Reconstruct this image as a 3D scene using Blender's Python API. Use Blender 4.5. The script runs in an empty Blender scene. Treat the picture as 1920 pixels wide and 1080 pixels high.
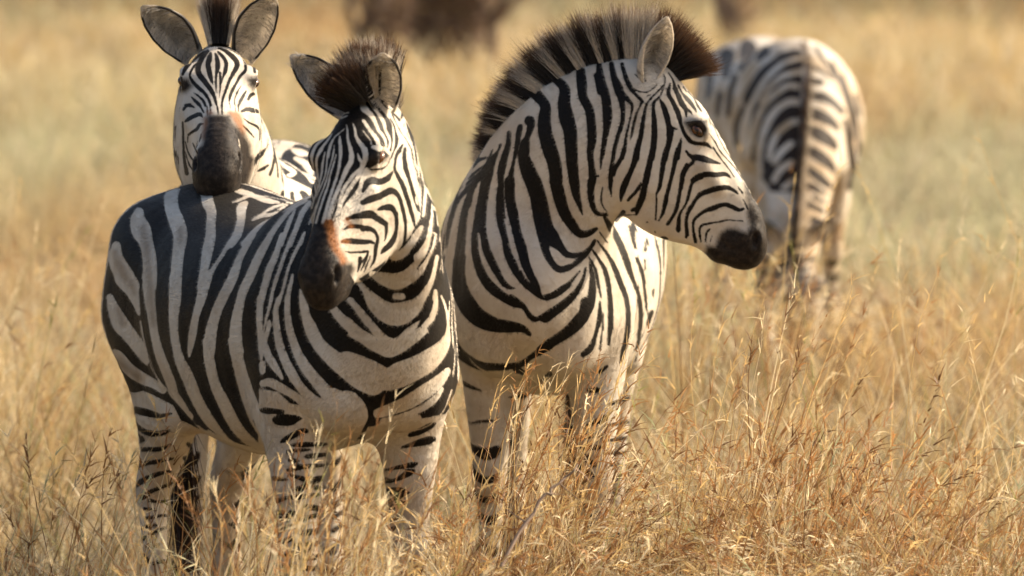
import bpy, bmesh, math, os
import numpy as np
from mathutils import Vector, Matrix

# ------------------------------------------------------------------ scene, camera, sky, sun
scene = bpy.context.scene

CAM_H = 2.26                       # eye height of the photographer in an open vehicle
F_PX = 10880.0                     # focal length in photograph pixels (1920 wide)
HORIZON = -362.0                   # row of the horizon in the photograph
PITCH = math.atan((540.0 - HORIZON) / F_PX)
cp_, sp_ = math.cos(PITCH), math.sin(PITCH)
CF = np.array([0.0, cp_, -sp_]); CR = np.array([1.0, 0.0, 0.0]); CU = np.array([0.0, sp_, cp_])
CAM = np.array([0.0, 0.0, CAM_H])

def P(px, py, Y):
    """photograph pixel at distance Y from the camera -> world point"""
    d = CF + CR * ((px - 960.0) / F_PX) + CU * ((540.0 - py) / F_PX)
    return CAM + d * (Y / d[1])

def proj(p):
    d = np.asarray(p) - CAM
    zc = d @ CF
    return 960.0 + F_PX * (d @ CR) / zc, 540.0 - F_PX * (d @ CU) / zc

cam_data = bpy.data.cameras.new('camera')
cam = bpy.data.objects.new('camera', cam_data)
scene.collection.objects.link(cam)
cam.location = CAM
cam.rotation_euler = (math.pi / 2 - PITCH, 0, 0)
cam_data.sensor_width = 36.0
cam_data.lens = 36.0 * F_PX / 1920.0
cam_data.clip_start = 0.5
cam_data.clip_end = 2000.0
cam_data.dof.use_dof = True
cam_data.dof.focus_distance = 14.75
cam_data.dof.aperture_fstop = cam_data.lens / 58.0
scene.camera = cam

SUN_EL, SUN_AZ = math.radians(31.0), math.radians(70.0)   # azimuth clockwise from +Y
world = bpy.data.worlds.new('World'); scene.world = world
world.use_nodes = True
wt = world.node_tree
sky = wt.nodes.new('ShaderNodeTexSky'); sky.sky_type = 'NISHITA'; sky.sun_disc = False
sky.sun_elevation = SUN_EL; sky.sun_rotation = SUN_AZ
sky.dust_density = 7.0; sky.air_density = 1.0
bg = wt.nodes['Background']; bg.inputs[1].default_value = 0.15
wt.links.new(sky.outputs[0], bg.inputs[0])
sun_data = bpy.data.lights.new('sun', 'SUN'); sun_data.energy = 4.35
sun_data.angle = math.radians(0.5); sun_data.color = (1.0, 0.85, 0.64)
sun = bpy.data.objects.new('sun', sun_data); scene.collection.objects.link(sun)
sd = Vector((math.sin(SUN_AZ) * math.cos(SUN_EL), math.cos(SUN_AZ) * math.cos(SUN_EL), math.sin(SUN_EL)))
sun.rotation_euler = sd.to_track_quat('Z', 'Y').to_euler()
sun.location = sd * 40
scene.view_settings.view_transform = 'Standard'
scene.view_settings.look = 'None'
scene.view_settings.gamma = 1.0
scene.view_settings.exposure = 0.68
scene.render.engine = 'CYCLES'
scene.cycles.max_bounces = 6
scene.cycles.diffuse_bounces = 3
scene.cycles.glossy_bounces = 2
scene.cycles.transmission_bounces = 3
scene.cycles.transparent_max_bounces = 6
scene.cycles.sample_clamp_indirect = 6.0

rng = np.random.default_rng(7)
# ------------------------------------------------------------------ small maths
def nrm(v):
    v = np.asarray(v, float); return v / np.linalg.norm(v)

def sstep(a, b, x):
    t = np.clip((x - a) / (b - a), 0, 1); return t * t * (3 - 2 * t)

def catmull(pts, per=6):
    pts = np.asarray(pts, float)
    if len(pts) < 3: 
        t = np.linspace(0, 1, per + 1)[:, None]
        return pts[0] * (1 - t) + pts[-1] * t
    p = np.vstack([2 * pts[0] - pts[1], pts, 2 * pts[-1] - pts[-2]])
    out = []
    ts = np.linspace(0, 1, per, endpoint=False)[:, None]
    for i in range(1, len(p) - 2):
        a, b, c, d = p[i - 1], p[i], p[i + 1], p[i + 2]
        out.append(0.5 * ((2 * b) + (c - a) * ts + (2 * a - 5 * b + 4 * c - d) * ts ** 2 + (3 * b - a - 3 * c + d) * ts ** 3))
    out.append(p[-2][None]); return np.vstack(out)

def vnoise(p, seed=0):
    """smooth value noise, p (N,3), about unit wavelength, range -1..1"""
    p = np.asarray(p, float); i = np.floor(p).astype(np.int64); f = p - i; f = f * f * (3 - 2 * f)
    def hsh(ix, iy, iz):
        n = (ix * 374761393 + iy * 668265263 + iz * 2147483647 + seed * 1442695041) & 0xffffffff
        n = ((n ^ (n >> 13)) * 1274126177) & 0xffffffff
        return ((n ^ (n >> 16)) & 0xffff) / 32767.5 - 1.0
    r = 0
    for dx in (0, 1):
        for dy in (0, 1):
            for dz in (0, 1):
                w = (f[:, 0] if dx else 1 - f[:, 0]) * (f[:, 1] if dy else 1 - f[:, 1]) * (f[:, 2] if dz else 1 - f[:, 2])
                r = r + w * hsh(i[:, 0] + dx, i[:, 1] + dy, i[:, 2] + dz)
    return r

# ------------------------------------------------------------------ solid modelling: swept sections blended together
class Chain:
    """a limb: stations (x,y,z, half width, half height up, half height down), up vectors, exponent"""
    def __init__(s, st, ups, name, k=0.05, per=6, n=2.0, sub=False):
        st = np.asarray(st, float); ups = np.asarray(ups, float)
        if ups.ndim == 1: ups = np.repeat(ups[None], len(st), 0)
        full = catmull(np.hstack([st, ups]), per)
        s.c, s.r, s.u = full[:, :3], np.maximum(full[:, 3:6], 0.004), full[:, 6:9]
        tan = np.gradient(s.c, axis=0); tan /= np.linalg.norm(tan, axis=1)[:, None]
        s.u = s.u - tan * np.sum(s.u * tan, 1)[:, None]; s.u /= np.linalg.norm(s.u, axis=1)[:, None]
        s.t = tan; s.side = np.cross(s.u, tan)     # up x forward = left
        s.name, s.k, s.n, s.sub = name, k, n, sub
    def seg(s, j, p):
        """value, parameter, side coordinate, up coordinate of points p against segment j"""
        a, b = s.c[j], s.c[j + 1]; ab = b - a; L2 = ab @ ab
        t = np.clip(((p - a) @ ab) / L2, 0, 1).astype(np.float32)
        rad = s.r[j][None] * (1 - t[:, None]) + s.r[j + 1][None] * t[:, None]
        up = s.u[j] * (1 - t[:, None]) + s.u[j + 1] * t[:, None]
        sd_ = s.side[j] * (1 - t[:, None]) + s.side[j + 1] * t[:, None]
        tn = ab / math.sqrt(L2)
        d = p - (a + t[:, None] * ab)
        x = np.sum(d * sd_, 1); y = np.sum(d * up, 1); z = d @ tn
        b_ = np.where(y > 0, rad[:, 1], rad[:, 2])
        ex = s.n
        c_ = 0.5 * (rad[:, 0] + np.minimum(b_, rad[:, 0]))
        q = (np.abs(x / rad[:, 0]) ** ex + np.abs(y / b_) ** ex) ** (2.0 / ex) + (z / c_) ** 2
        q = np.sqrt(q) + 1e-9
        dist = np.sqrt(x * x + y * y + z * z)
        f = np.where(q > 1e-3, dist * (1 - 1 / q), -np.minimum(rad[:, 0], b_))
        f = np.maximum(f, -np.minimum(rad[:, 0], b_))
        return f, t, x, y
    def at(s, t):
        """station data at normalised parameter t in 0..1"""
        g = t * (len(s.c) - 1); i = int(min(max(math.floor(g), 0), len(s.c) - 2)); w = g - i
        m = lambda A: A[i] * (1 - w) + A[i + 1] * w
        return m(s.c), m(s.t), m(s.u), m(s.side), m(s.r)

def ell(c, r, ax, name, k=0.04, sub=False):
    """an ellipsoid as a two-point chain; ax = (tangent, up)"""
    c = np.asarray(c, float); t = nrm(ax[0])
    ch = Chain([[*(c - t * r[0] * .35), r[1], r[2], r[2]], [*(c + t * r[0] * .35), r[1], r[2], r[2]]], ax[1], name, k, per=1, sub=sub)
    return ch

def solid(chains, h):
    lo = np.min([np.min(c.c - c.r.max(1)[:, None], 0) for c in chains], 0) - 0.05
    hi = np.max([np.max(c.c + c.r.max(1)[:, None], 0) for c in chains], 0) + 0.05
    dim = np.ceil((hi - lo) / h).astype(int) + 1
    F = np.full(dim, 0.3, np.float32)
    ax = [lo[i] + h * np.arange(dim[i]) for i in range(3)]
    for ch in chains:
        m = ch.k + 0.03
        R = ch.r.max(1)
        l = np.maximum(np.floor((np.min(ch.c - R[:, None], 0) - m - lo) / h).astype(int), 0)
        u = np.minimum(np.ceil((np.max(ch.c + R[:, None], 0) + m - lo) / h).astype(int) + 1, dim)
        C = np.full(u - l, 0.3, np.float32)
        for j in range(len(ch.c) - 1):
            rr = max(R[j], R[j + 1]) + m
            a = np.minimum(ch.c[j], ch.c[j + 1]) - rr; b = np.maximum(ch.c[j], ch.c[j + 1]) + rr
            i0 = np.maximum(np.floor((a - lo) / h).astype(int), l); i1 = np.minimum(np.ceil((b - lo) / h).astype(int) + 1, u)
            if np.any(i1 <= i0): continue
            X, Y, Z = np.meshgrid(ax[0][i0[0]:i1[0]], ax[1][i0[1]:i1[1]], ax[2][i0[2]:i1[2]], indexing='ij')
            p = np.stack([X.ravel(), Y.ravel(), Z.ravel()], 1)
            f = ch.seg(j, p)[0].astype(np.float32).reshape(X.shape)
            sl = tuple(slice(i0[q] - l[q], i1[q] - l[q]) for q in range(3))
            C[sl] = np.minimum(C[sl], f)
        sl = tuple(slice(l[q], u[q]) for q in range(3))
        A = F[sl]; k = ch.k
        if ch.sub:
            C = -C
            w = np.clip(0.5 - 0.5 * (A - C) / k, 0, 1)
            F[sl] = A * (1 - w) + C * w + k * w * (1 - w)
        else:
            w = np.clip(0.5 + 0.5 * (A - C) / k, 0, 1)
            F[sl] = A * (1 - w) + C * w - k * w * (1 - w)
    return F, lo

def surface_nets(F, h, lo):
    S = F < 0
    n = np.zeros(tuple(d - 1 for d in F.shape), np.int8)
    cs = [(a, b, c) for a in (0, 1) for b in (0, 1) for c in (0, 1)]
    def sh(A, c): return A[tuple(slice(c[q], A.shape[q] - 1 + c[q]) for q in range(3))]
    for c in cs: n += sh(S, c)
    mask = (n > 0) & (n < 8)
    I, J, K = np.nonzero(mask)
    idx = np.full(mask.shape, -1, np.int32); idx[I, J, K] = np.arange(len(I))
    acc = np.zeros((len(I), 3)); cnt = np.zeros(len(I))
    for a in cs:
        for q in range(3):
            if a[q]: continue
            b = list(a); b[q] = 1
            fa = F[I + a[0], J + a[1], K + a[2]]; fb = F[I + b[0], J + b[1], K + b[2]]
            cr = (fa < 0) != (fb < 0)
            t = np.where(cr, fa / np.where(cr, fa - fb, 1), 0)
            pos = np.array(a, float)[None].repeat(len(I), 0); pos[:, q] += t
            acc += pos * cr[:, None]; cnt += cr
    V = lo + h * (np.stack([I, J, K], 1) + acc / cnt[:, None])
    Q = []
    for q in range(3):
        o = [0, 0, 0]; o[q] = 1; r1, r2 = (q + 1) % 3, (q + 2) % 3
        A = S[tuple(slice(0, S.shape[i] - o[i]) for i in range(3))]; B = S[tuple(slice(o[i], S.shape[i]) for i in range(3))]
        E = np.array(np.nonzero(A != B)).T
        E = E[(E[:, r1] > 0) & (E[:, r2] > 0) & (E[:, r1] < idx.shape[r1]) & (E[:, r2] < idx.shape[r2])]
        inside = A[E[:, 0], E[:, 1], E[:, 2]]
        def cell(d1, d2):
            e = E.copy(); e[:, r1] += d1; e[:, r2] += d2; return idx[e[:, 0], e[:, 1], e[:, 2]]
        quad = np.stack([cell(-1, -1), cell(0, -1), cell(0, 0), cell(-1, 0)], 1)
        quad[~inside] = quad[~inside][:, ::-1]
        Q.append(quad)
    Q = np.vstack(Q)
    return V, Q[(Q >= 0).all(1)]

def smooth(V, Q, it=2, lam=0.5):
    e = np.vstack([Q[:, [0, 1]], Q[:, [1, 2]], Q[:, [2, 3]], Q[:, [3, 0]]])
    a = np.concatenate([e[:, 0], e[:, 1]]); b = np.concatenate([e[:, 1], e[:, 0]])
    deg = np.bincount(a, minlength=len(V))[:, None]
    for i in range(it):
        for l in (lam, -lam * 1.02):
            m = np.stack([np.bincount(a, V[b, q], len(V)) for q in range(3)], 1) / deg
            V = V + l * (m - V)
    return V

def refine(V, Q, sel):
    """split the selected quads in four; a quad beside a split one becomes a fan round the new edge points"""
    Qs = Q[sel]
    e = np.sort(np.vstack([Qs[:, [0, 1]], Qs[:, [1, 2]], Qs[:, [2, 3]], Qs[:, [3, 0]]]), 1)
    key = e[:, 0].astype(np.int64) * len(V) + e[:, 1]
    uk, inv = np.unique(key, return_inverse=True)
    mid = 0.5 * (V[(uk // len(V)).astype(int)] + V[(uk % len(V)).astype(int)])
    n0 = len(V); m = len(Qs)
    em = n0 + inv.reshape(4, m)
    cen = n0 + len(uk) + np.arange(m)
    Vn = np.vstack([V, mid, V[Qs].mean(1)])
    new = [np.stack([Qs[:, 0], em[0], cen, em[3]], 1), np.stack([em[0], Qs[:, 1], em[1], cen], 1),
           np.stack([cen, em[1], Qs[:, 2], em[2]], 1), np.stack([em[3], cen, em[2], Qs[:, 3]], 1)]
    R = Q[~sel]
    def lookup(a, b):
        k = np.minimum(a, b).astype(np.int64) * n0 + np.maximum(a, b)
        i = np.clip(np.searchsorted(uk, k), 0, len(uk) - 1)
        return np.where(uk[i] == k, n0 + i, -1)
    mids = np.stack([lookup(R[:, 0], R[:, 1]), lookup(R[:, 1], R[:, 2]), lookup(R[:, 2], R[:, 3]), lookup(R[:, 3], R[:, 0])], 1)
    touched = (mids >= 0).any(1)
    polys = []
    for r, ms in zip(R[touched], mids[touched]):
        p = []
        for q in range(4):
            p.append(int(r[q]))
            if ms[q] >= 0: p.append(int(ms[q]))
        polys.append(p)
    return Vn, np.vstack([R[~touched]] + new), polys

def mesh_np(name, V, faces, extra=()):
    """faces: (M,3|4) array; extra: list of index lists"""
    me = bpy.data.meshes.new(name)
    V = np.asarray(V, np.float32)
    faces = np.asarray(faces, np.int32); m, k = faces.shape
    loops = faces.ravel(); starts = np.arange(m) * k
    if len(extra):
        ln = np.array([len(x) for x in extra])
        es = np.concatenate([[0], np.cumsum(ln)[:-1]]) + len(loops)
        loops = np.concatenate([loops, np.concatenate([np.asarray(x) for x in extra])]); starts = np.concatenate([starts, es])
    me.vertices.add(len(V)); me.vertices.foreach_set('co', V.ravel())
    me.loops.add(len(loops)); me.loops.foreach_set('vertex_index', loops.astype(np.int32))
    me.polygons.add(len(starts)); me.polygons.foreach_set('loop_start', starts.astype(np.int32))
    me.update(calc_edges=True); me.shade_smooth()
    return me

def vattr(me, name, val):
    a = me.attributes.new(name, 'FLOAT', 'POINT'); a.data.foreach_set('value', np.asarray(val, np.float32))

def cattr(me, name, val):
    a = me.attributes.new(name, 'FLOAT_COLOR', 'POINT')
    c = np.ones((len(val), 4), np.float32); c[:, :3] = val; a.data.foreach_set('color', c.ravel())

def link(name, me, mat=None, parent=None, **props):
    o = bpy.data.objects.new(name, me); scene.collection.objects.link(o)
    if mat is not None: me.materials.append(mat)
    if parent is not None:
        o.parent = parent
        o.matrix_parent_inverse = Matrix.Translation(-Vector(parent.location))
    for k, v in props.items(): o[k] = v
    return o

# ------------------------------------------------------------------ coat drawing: stripes as centre lines with widths
class Coat:
    def __init__(s, base):
        s.ops = []; s.base = base; s.x0 = s.y0 = 0; s.s = 1.0; s.cover = []
    def T(s, x0, y0, sc): s.x0, s.y0, s.s = x0, y0, sc; return s
    def _pts(s, txt):
        a = np.array([[float(q) for q in t.split()] for t in txt.split(',')])
        a[:, 0] = s.x0 + a[:, 0] * s.s; a[:, 1] = s.y0 + a[:, 1] * s.s
        if a.shape[1] == 3: a[:, 2] *= s.s
        return a
    def _many(s, kind, txt):
        for line in txt.strip().split(';'):
            line = line.strip()
            if line: s.ops.append((kind, s._pts(line)))
        return s
    def B(s, txt): return s._many('B', txt)
    def W(s, txt): return s._many('W', txt)
    def S(s, txt): return s._many('S', txt)       # faint brown shadow stripe
    def PB(s, txt): return s._many('PB', txt)
    def PW(s, txt): return s._many('PW', txt)
    def PM(s, txt): return s._many('PM', txt)     # dark muzzle
    def R(s, txt): return s._many('R', txt)       # rust patch
    def C(s, txt): s.cover.append(s._pts(txt)); return s

def poly_sd(x, y, poly):
    """signed distance, positive inside"""
    inside = np.zeros(len(x), bool); d = np.full(len(x), 1e9)
    n = len(poly)
    for i in range(n):
        ax_, ay_ = poly[i][:2]; bx_, by_ = poly[(i + 1) % n][:2]
        c = ((ay_ > y) != (by_ > y)) & (x < (bx_ - ax_) * (y - ay_) / ((by_ - ay_) if by_ != ay_ else 1e-9) + ax_)
        inside ^= c
        L = (bx_ - ax_) ** 2 + (by_ - ay_) ** 2 + 1e-9
        t = np.clip(((x - ax_) * (bx_ - ax_) + (y - ay_) * (by_ - ay_)) / L, 0, 1)
        d = np.minimum(d, np.hypot(x - ax_ - t * (bx_ - ax_), y - ay_ - t * (by_ - ay_)))
    return np.where(inside, d, -d)

def stroke_sd(x, y, pts):
    p = catmull(pts, 5); out = np.full(len(x), -1e3)
    for i in range(len(p) - 1):
        ax_, ay_, aw = p[i]; bx_, by_, bw = p[i + 1]
        L = (bx_ - ax_) ** 2 + (by_ - ay_) ** 2 + 1e-9
        t = np.clip(((x - ax_) * (bx_ - ax_) + (y - ay_) * (by_ - ay_)) / L, 0, 1)
        out = np.maximum(out, 0.5 * np.maximum(aw + t * (bw - aw), 0.3) - np.hypot(x - ax_ - t * (bx_ - ax_), y - ay_ - t * (by_ - ay_)))
    return out

def coat_eval(coat, x, y):
    n = len(x); f = np.full(n, 8.0 * coat.base); mz = np.full(n, -30.0); ru = np.full(n, -30.0); sh = np.full(n, -30.0)
    for kind, pts in coat.ops:
        m = 12.0 + (np.max(pts[:, 2]) * .5 if pts.shape[1] == 3 else 0)
        sel = np.nonzero((x > pts[:, 0].min() - m) & (x < pts[:, 0].max() + m) & (y > pts[:, 1].min() - m) & (y < pts[:, 1].max() + m))[0]
        if not len(sel): continue
        d = poly_sd(x[sel], y[sel], pts) if kind[0] == 'P' else stroke_sd(x[sel], y[sel], pts)
        if kind in ('B', 'PB'): f[sel] = np.maximum(f[sel], d)
        elif kind in ('W', 'PW'): f[sel] = np.minimum(f[sel], -d)
        elif kind == 'PM': mz[sel] = np.maximum(mz[sel], d)
        elif kind == 'R': ru[sel] = np.maximum(ru[sel], d)
        elif kind == 'S': sh[sel] = np.maximum(sh[sel], d)
    cov = np.full(n, -30.0)
    for c in coat.cover: cov = np.maximum(cov, poly_sd(x, y, c))
    return np.clip(f, -8, 8), mz, ru, sh, cov
# ------------------------------------------------------------------ the four coats
def wider(f, txt, ext=0.0):
    out = []
    for l in txt.strip().split(';'):
        if not l.strip(): continue
        a = np.array([[float(q) for q in p.split()] for p in l.split(',')]); a[:, 2] *= f
        if ext and len(a) > 1:
            h, t = a[0] + (a[0] - a[1]) * ext, a[-1] + (a[-1] - a[-2]) * ext; h[2], t[2] = a[0, 2] * .6, a[-1, 2] * .6
            a = np.vstack([h, a, t])
        out.append(','.join('%.1f %.1f %.1f' % tuple(p) for p in a))
    return ';'.join(out)
TH, TB = 140 / 1080, 220 / 1080
chin = Coat(1)            # the zebra another one rests its chin on; dark ground, pale stripes
c = chin
c.C('190 320, 600 225, 640 170, 760 170, 830 300, 836 540, 860 640, 856 740, 840 785, 840 1090, 670 1090, 668 880, 660 880, 660 1090, 490 1090, 488 845, 400 815, 345 790, 330 1080, 230 1080, 190 700')
# rump and flank
c.T(200, 320, TB).W('''
90 690 80,90 820 140,160 960 170,230 1060 150;
300 380 80,290 460 140,320 550 180,360 650 130,390 770 125,400 900 130,395 1070 125;
630 120 120,595 240 125,605 360 130,650 480 140,680 600 130,665 720 110,648 880 105,638 1070 105;
915 160 90,930 280 110,965 380 90,960 500 85,955 620 95,930 740 100,905 880 80,895 1000 100,880 1070 90;
1075 770 30,1010 860 30,950 960 50''')
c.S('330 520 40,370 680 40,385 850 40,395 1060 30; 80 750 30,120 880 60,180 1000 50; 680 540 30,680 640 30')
c.T(200, 520, TB).W('''
170 10 190,235 120 125,270 230 70,300 340 25;
30 180 60,70 300 110,130 430 150,220 540 130,300 650 120,365 770 60;
310 400 14,340 560 14,390 740 16,450 900 16,540 1030 20;
30 690 80,100 730 110,190 830 110,280 900 110,370 950 100,450 990 90,520 1040 60;
395 0 130,395 160 105,415 330 85,440 510 75,480 680 85,535 830 90,590 970 90,620 1070 75;
635 0 110,630 200 110,617 380 85,630 570 75,665 730 85,715 850 105,765 960 110,805 1070 110;
915 0 110,870 200 85,820 360 65,790 540 70,770 660 45,760 725 20''')
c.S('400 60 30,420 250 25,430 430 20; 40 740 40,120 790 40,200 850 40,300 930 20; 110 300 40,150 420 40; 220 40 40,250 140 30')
c.T(360, 640, TB).W('''
-165 481 75,-60 620 50,0 690 30;
20 481 105,90 620 105,170 740 95,260 840 60,330 900 30;
145 0 90,160 170 95,215 400 95,290 560 110,370 720 110,450 840 100,560 930 70,640 965 20;
390 0 110,430 200 110,490 420 120,560 620 130,620 760 120,680 880 90''')
# back and shoulder; upper far strokes paint the back's sunlit side pale
c.T(380, 240, TB).W('''
400 690 40,360 740 90,355 850 75,320 980 80,260 1070 70;
280 565 25,340 585 50,420 605 40,500 640 40,600 670 50,700 685 30; 430 625 30,350 660 25,275 690 10;
480 520 40,570 560 50,660 600 50,760 640 45,900 660 30; 620 490 20,720 520 35,820 570 35,900 620 30,960 640 25;
740 440 20,830 480 35,920 560 35,1000 620 30;
460 850 15,560 790 30,660 730 25,760 700 20,880 675 20;
380 1070 55,480 950 45,580 860 35,680 780 30,780 710 22,900 670 15; 730 775 10,800 730 15,900 680 12;
570 1080 60,650 950 50,740 830 40,830 740 30,960 670 20; 720 1080 40,770 940 40,815 830 35,855 745 15;
810 1080 35,860 930 45,920 780 50,985 690 45; 905 1070 25,940 960 20''')
c.T(380, 440, TB).W('''
310 0 50,230 110 40,150 230 25,90 320 30,60 400 40;
465 0 50,350 200 62,275 400 90,175 600 92,115 750 92,78 900 105,60 1080 110;
628 0 55,520 200 80,430 400 82,382 500 85,350 600 80,310 800 100,305 1000 120,315 1080 130;
728 0 36,670 200 60,622 300 65,592 400 65,540 600 60,522 750 55,527 900 45,530 1080 32;
832 0 36,792 100 36,750 200 32,717 300 34,682 400 34,650 500 30,630 600 30,607 700 25,580 800 20,562 900 15,552 1000 14;
928 0 25,885 100 30,835 200 30,792 300 25,767 400 25,742 500 25,707 600 34,677 700 35,672 800 36,677 900 44,695 1000 50,717 1080 55;
615 800 30,595 900 40,565 1000 30;
828 370 22,812 450 34,790 550 40,780 650 50,782 750 55,797 850 65,825 950 70,867 1080 75;
900 500 15,917 570 55,930 650 70,950 750 80,995 850 110,1040 950 110,1100 1050 120''')
# breast
c.T(480, 560, TB).W('''
40 0 60,35 200 55,40 400 40,45 550 12; 130 230 30,105 320 35,75 430 30,50 560 18;
210 0 40,185 100 45,190 250 60,215 400 65,265 560 80,330 690 90,400 800 80,490 900 90,600 990 120;
95 430 40,110 520 70,170 620 70,240 730 30;
290 0 50,290 150 55,320 320 65,375 480 80,450 620 100,560 760 110,680 900 130;
435 0 70,455 130 80,500 280 100,580 420 120,700 540 150,830 640 180,960 740 190,1080 790 200;
700 80 70,800 200 90,920 300 90,1060 380 90; 880 10 40,950 120 50,1040 230 70;
60 600 60,60 670 50; 60 780 60,130 770 80,230 820 80,350 890 70,450 960 80,600 1010 100; 60 905 30,110 945 46,200 1000 70,330 1030 120,500 1050 120;
720 870 90,830 940 140,900 1010 180,930 1080 200''')
c.PW('560 1080,620 990,700 900,760 850,860 880,910 960,920 1080')
c.T(650, 440, TB).W('''
230 360 50,330 400 110,450 430 150,560 390 140,650 310 130,720 200 90,770 80 70,800 0 50;
100 425 40,180 520 70,270 640 150,380 720 190,480 730 210,580 690 170,660 620 100,730 520 60,790 400 40,830 200 30;
30 600 50,110 690 60,200 800 70,290 910 80,380 990 90,480 980 80,590 890 90,690 830 90,770 760 80,810 640 60,815 520 35;
450 565 60,510 568 60; 0 800 90,100 900 100,220 1000 100,330 1060 90; 870 560 15,920 700 25,940 850 40,920 970 70''')
c.B('660 310 25,710 240 40,760 140 40,790 0 30; 630 880 10,680 820 35,740 720 60,780 620 40')
c.T(650, 620, TB).W('''
60 20 90,180 80 100,300 160 100,400 190 110,520 130 110,640 50 90,720 0 60;
0 300 220,130 350 230,260 410 230,380 450 200,500 400 230,640 340 210,770 260 190,880 150 120,920 60 60;
290 760 90,440 710 110,580 650 130,720 560 130,840 470 110,930 370 60; 340 840 70,500 790 50,680 720 60,800 640 60,880 540 30;
0 700 300,80 760 230,60 860 200,0 950 200; 300 930 140,450 860 100,640 820 110''')
# throat and neck beside the cheek
c.T(680, 280, TH).W('910 200 60,910 400 60,905 600 70,890 800 60,870 950 60; 1010 500 20,1015 700 30,1000 850 35,985 1000 40')
c.T(680, 400, TH).W('''850 200 60,770 330 100,690 450 100,600 560 120,480 620 130,380 600 80,310 610 30;
1000 0 45,985 150 50,965 300 60,930 430 80,880 540 110,800 640 130; 1060 300 20,1020 480 30,960 620 40,900 720 45,830 800 50''')
# cheek ground
c.T(0, 0, 1).PW('725 205,735 235,737 260,733 290,700 312,687 320,678 345,662 375,640 400,625 420,632 470,650 500,664 528,690 512,712 497,745 472,770 440,790 405,797 340,797 290,775 240,757 215,745 200')
# forehead, pale lines
c.T(560, 160, TH).W('''
560 300 15,500 370 25,440 450 25; 620 330 45,560 380 35,480 460 25,430 520 15; 725 395 15,640 405 20,570 440 12;
700 440 15,600 480 25,500 540 28,420 610 25,365 660 20;
510 620 10,420 710 25,350 780 35,260 860 40,210 950 40,185 1040 45; 480 700 10,430 780 25,370 860 35,310 940 40,270 1040 35;
660 630 12,590 690 18,530 740 12,480 820 30,445 920 40,425 1040 35; 515 870 12,505 950 20,490 1040 20;
595 740 20,595 800 35,605 900 50,605 1040 45; 690 570 12,705 650 22,710 760 32,735 870 45,760 970 60,760 1060 62;
780 540 12,815 640 30,830 740 40,880 830 55,930 900 60,960 990 70,970 1060 70;
830 120 60,920 230 90,940 330 90,1040 420 70''')
c.T(560, 280, TH).W('''
220 0 40,185 100 40,200 220 30,220 340 20,245 450 20,275 550 15; 335 0 35,270 100 35,255 200 32,265 300 28,275 380 25,285 480 12;
440 0 32,420 70 28,408 180 22,400 280 20,375 400 20,335 500 18,290 600 16,250 690 14;
380 40 12,365 120 25,345 220 32,335 330 28,310 450 20,280 560 16,230 700 14,190 850 14; 
510 0 22,490 120 18,460 220 18,430 330 18,400 450 20,360 560 20,310 680 14,260 820 16,200 960 20,150 1080 22;
540 80 15,515 180 22,480 290 25,450 400 25,425 520 28,390 620 30,355 720 28,320 830 28,280 950 30,250 1060 30;
310 690 12,270 800 22,230 920 30,200 1060 30; 215 360 10,240 560 22,250 640 16; 195 640 14,215 760 16;
605 0 45,600 120 40,585 250 38,550 400 35,510 520 40,470 640 40,430 760 42,400 870 45,375 980 50,350 1060 40;
745 0 50,770 90 60,755 180 70,690 300 70,620 460 50,570 580 55,530 670 50,490 770 45,455 880 50,430 1000 40;
560 720 10,520 820 16,460 1000 16; 
960 0 70,975 100 60,940 200 70,900 280 50,810 350 50,740 440 45,670 540 45,620 650 45,590 760 38,570 870 35,500 1030 25;
855 60 15,880 140 40,920 190 50; 920 270 50,870 380 55,790 490 55,720 600 55,650 720 45,610 820 35,570 960 40,550 1060 45;
985 310 90,925 420 60,900 520 50,850 620 50,780 710 50,710 790 50,650 870 45,620 930 30;
1075 570 90,1000 630 90,900 710 60,830 770 40,780 805 20; 1080 850 100,960 870 90,850 890 60,740 920 50,690 970 50,640 1060 40''')
c.T(680, 160, TH).W('''
20 290 60,90 400 60,150 470 60,190 560 50,230 650 45,280 710 40,325 790 35,340 870 30;
90 170 25,130 290 30,210 390 40,270 470 50,310 560 45,330 650 40,370 730 40,395 800 30,390 880 30,370 930 20;
10 510 40,60 580 45,130 680 50,200 770 55,225 850 55,260 900 40; 0 650 10,70 740 12,115 800 18,120 850 22;
170 900 40,250 930 50,330 930 40,370 970 40; 0 840 20,30 920 40,40 1010 50,50 1080 50;
150 150 60,240 260 60,300 340 60,360 420 40,420 520 36; 320 250 40,400 330 40,460 400 36''')
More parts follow.
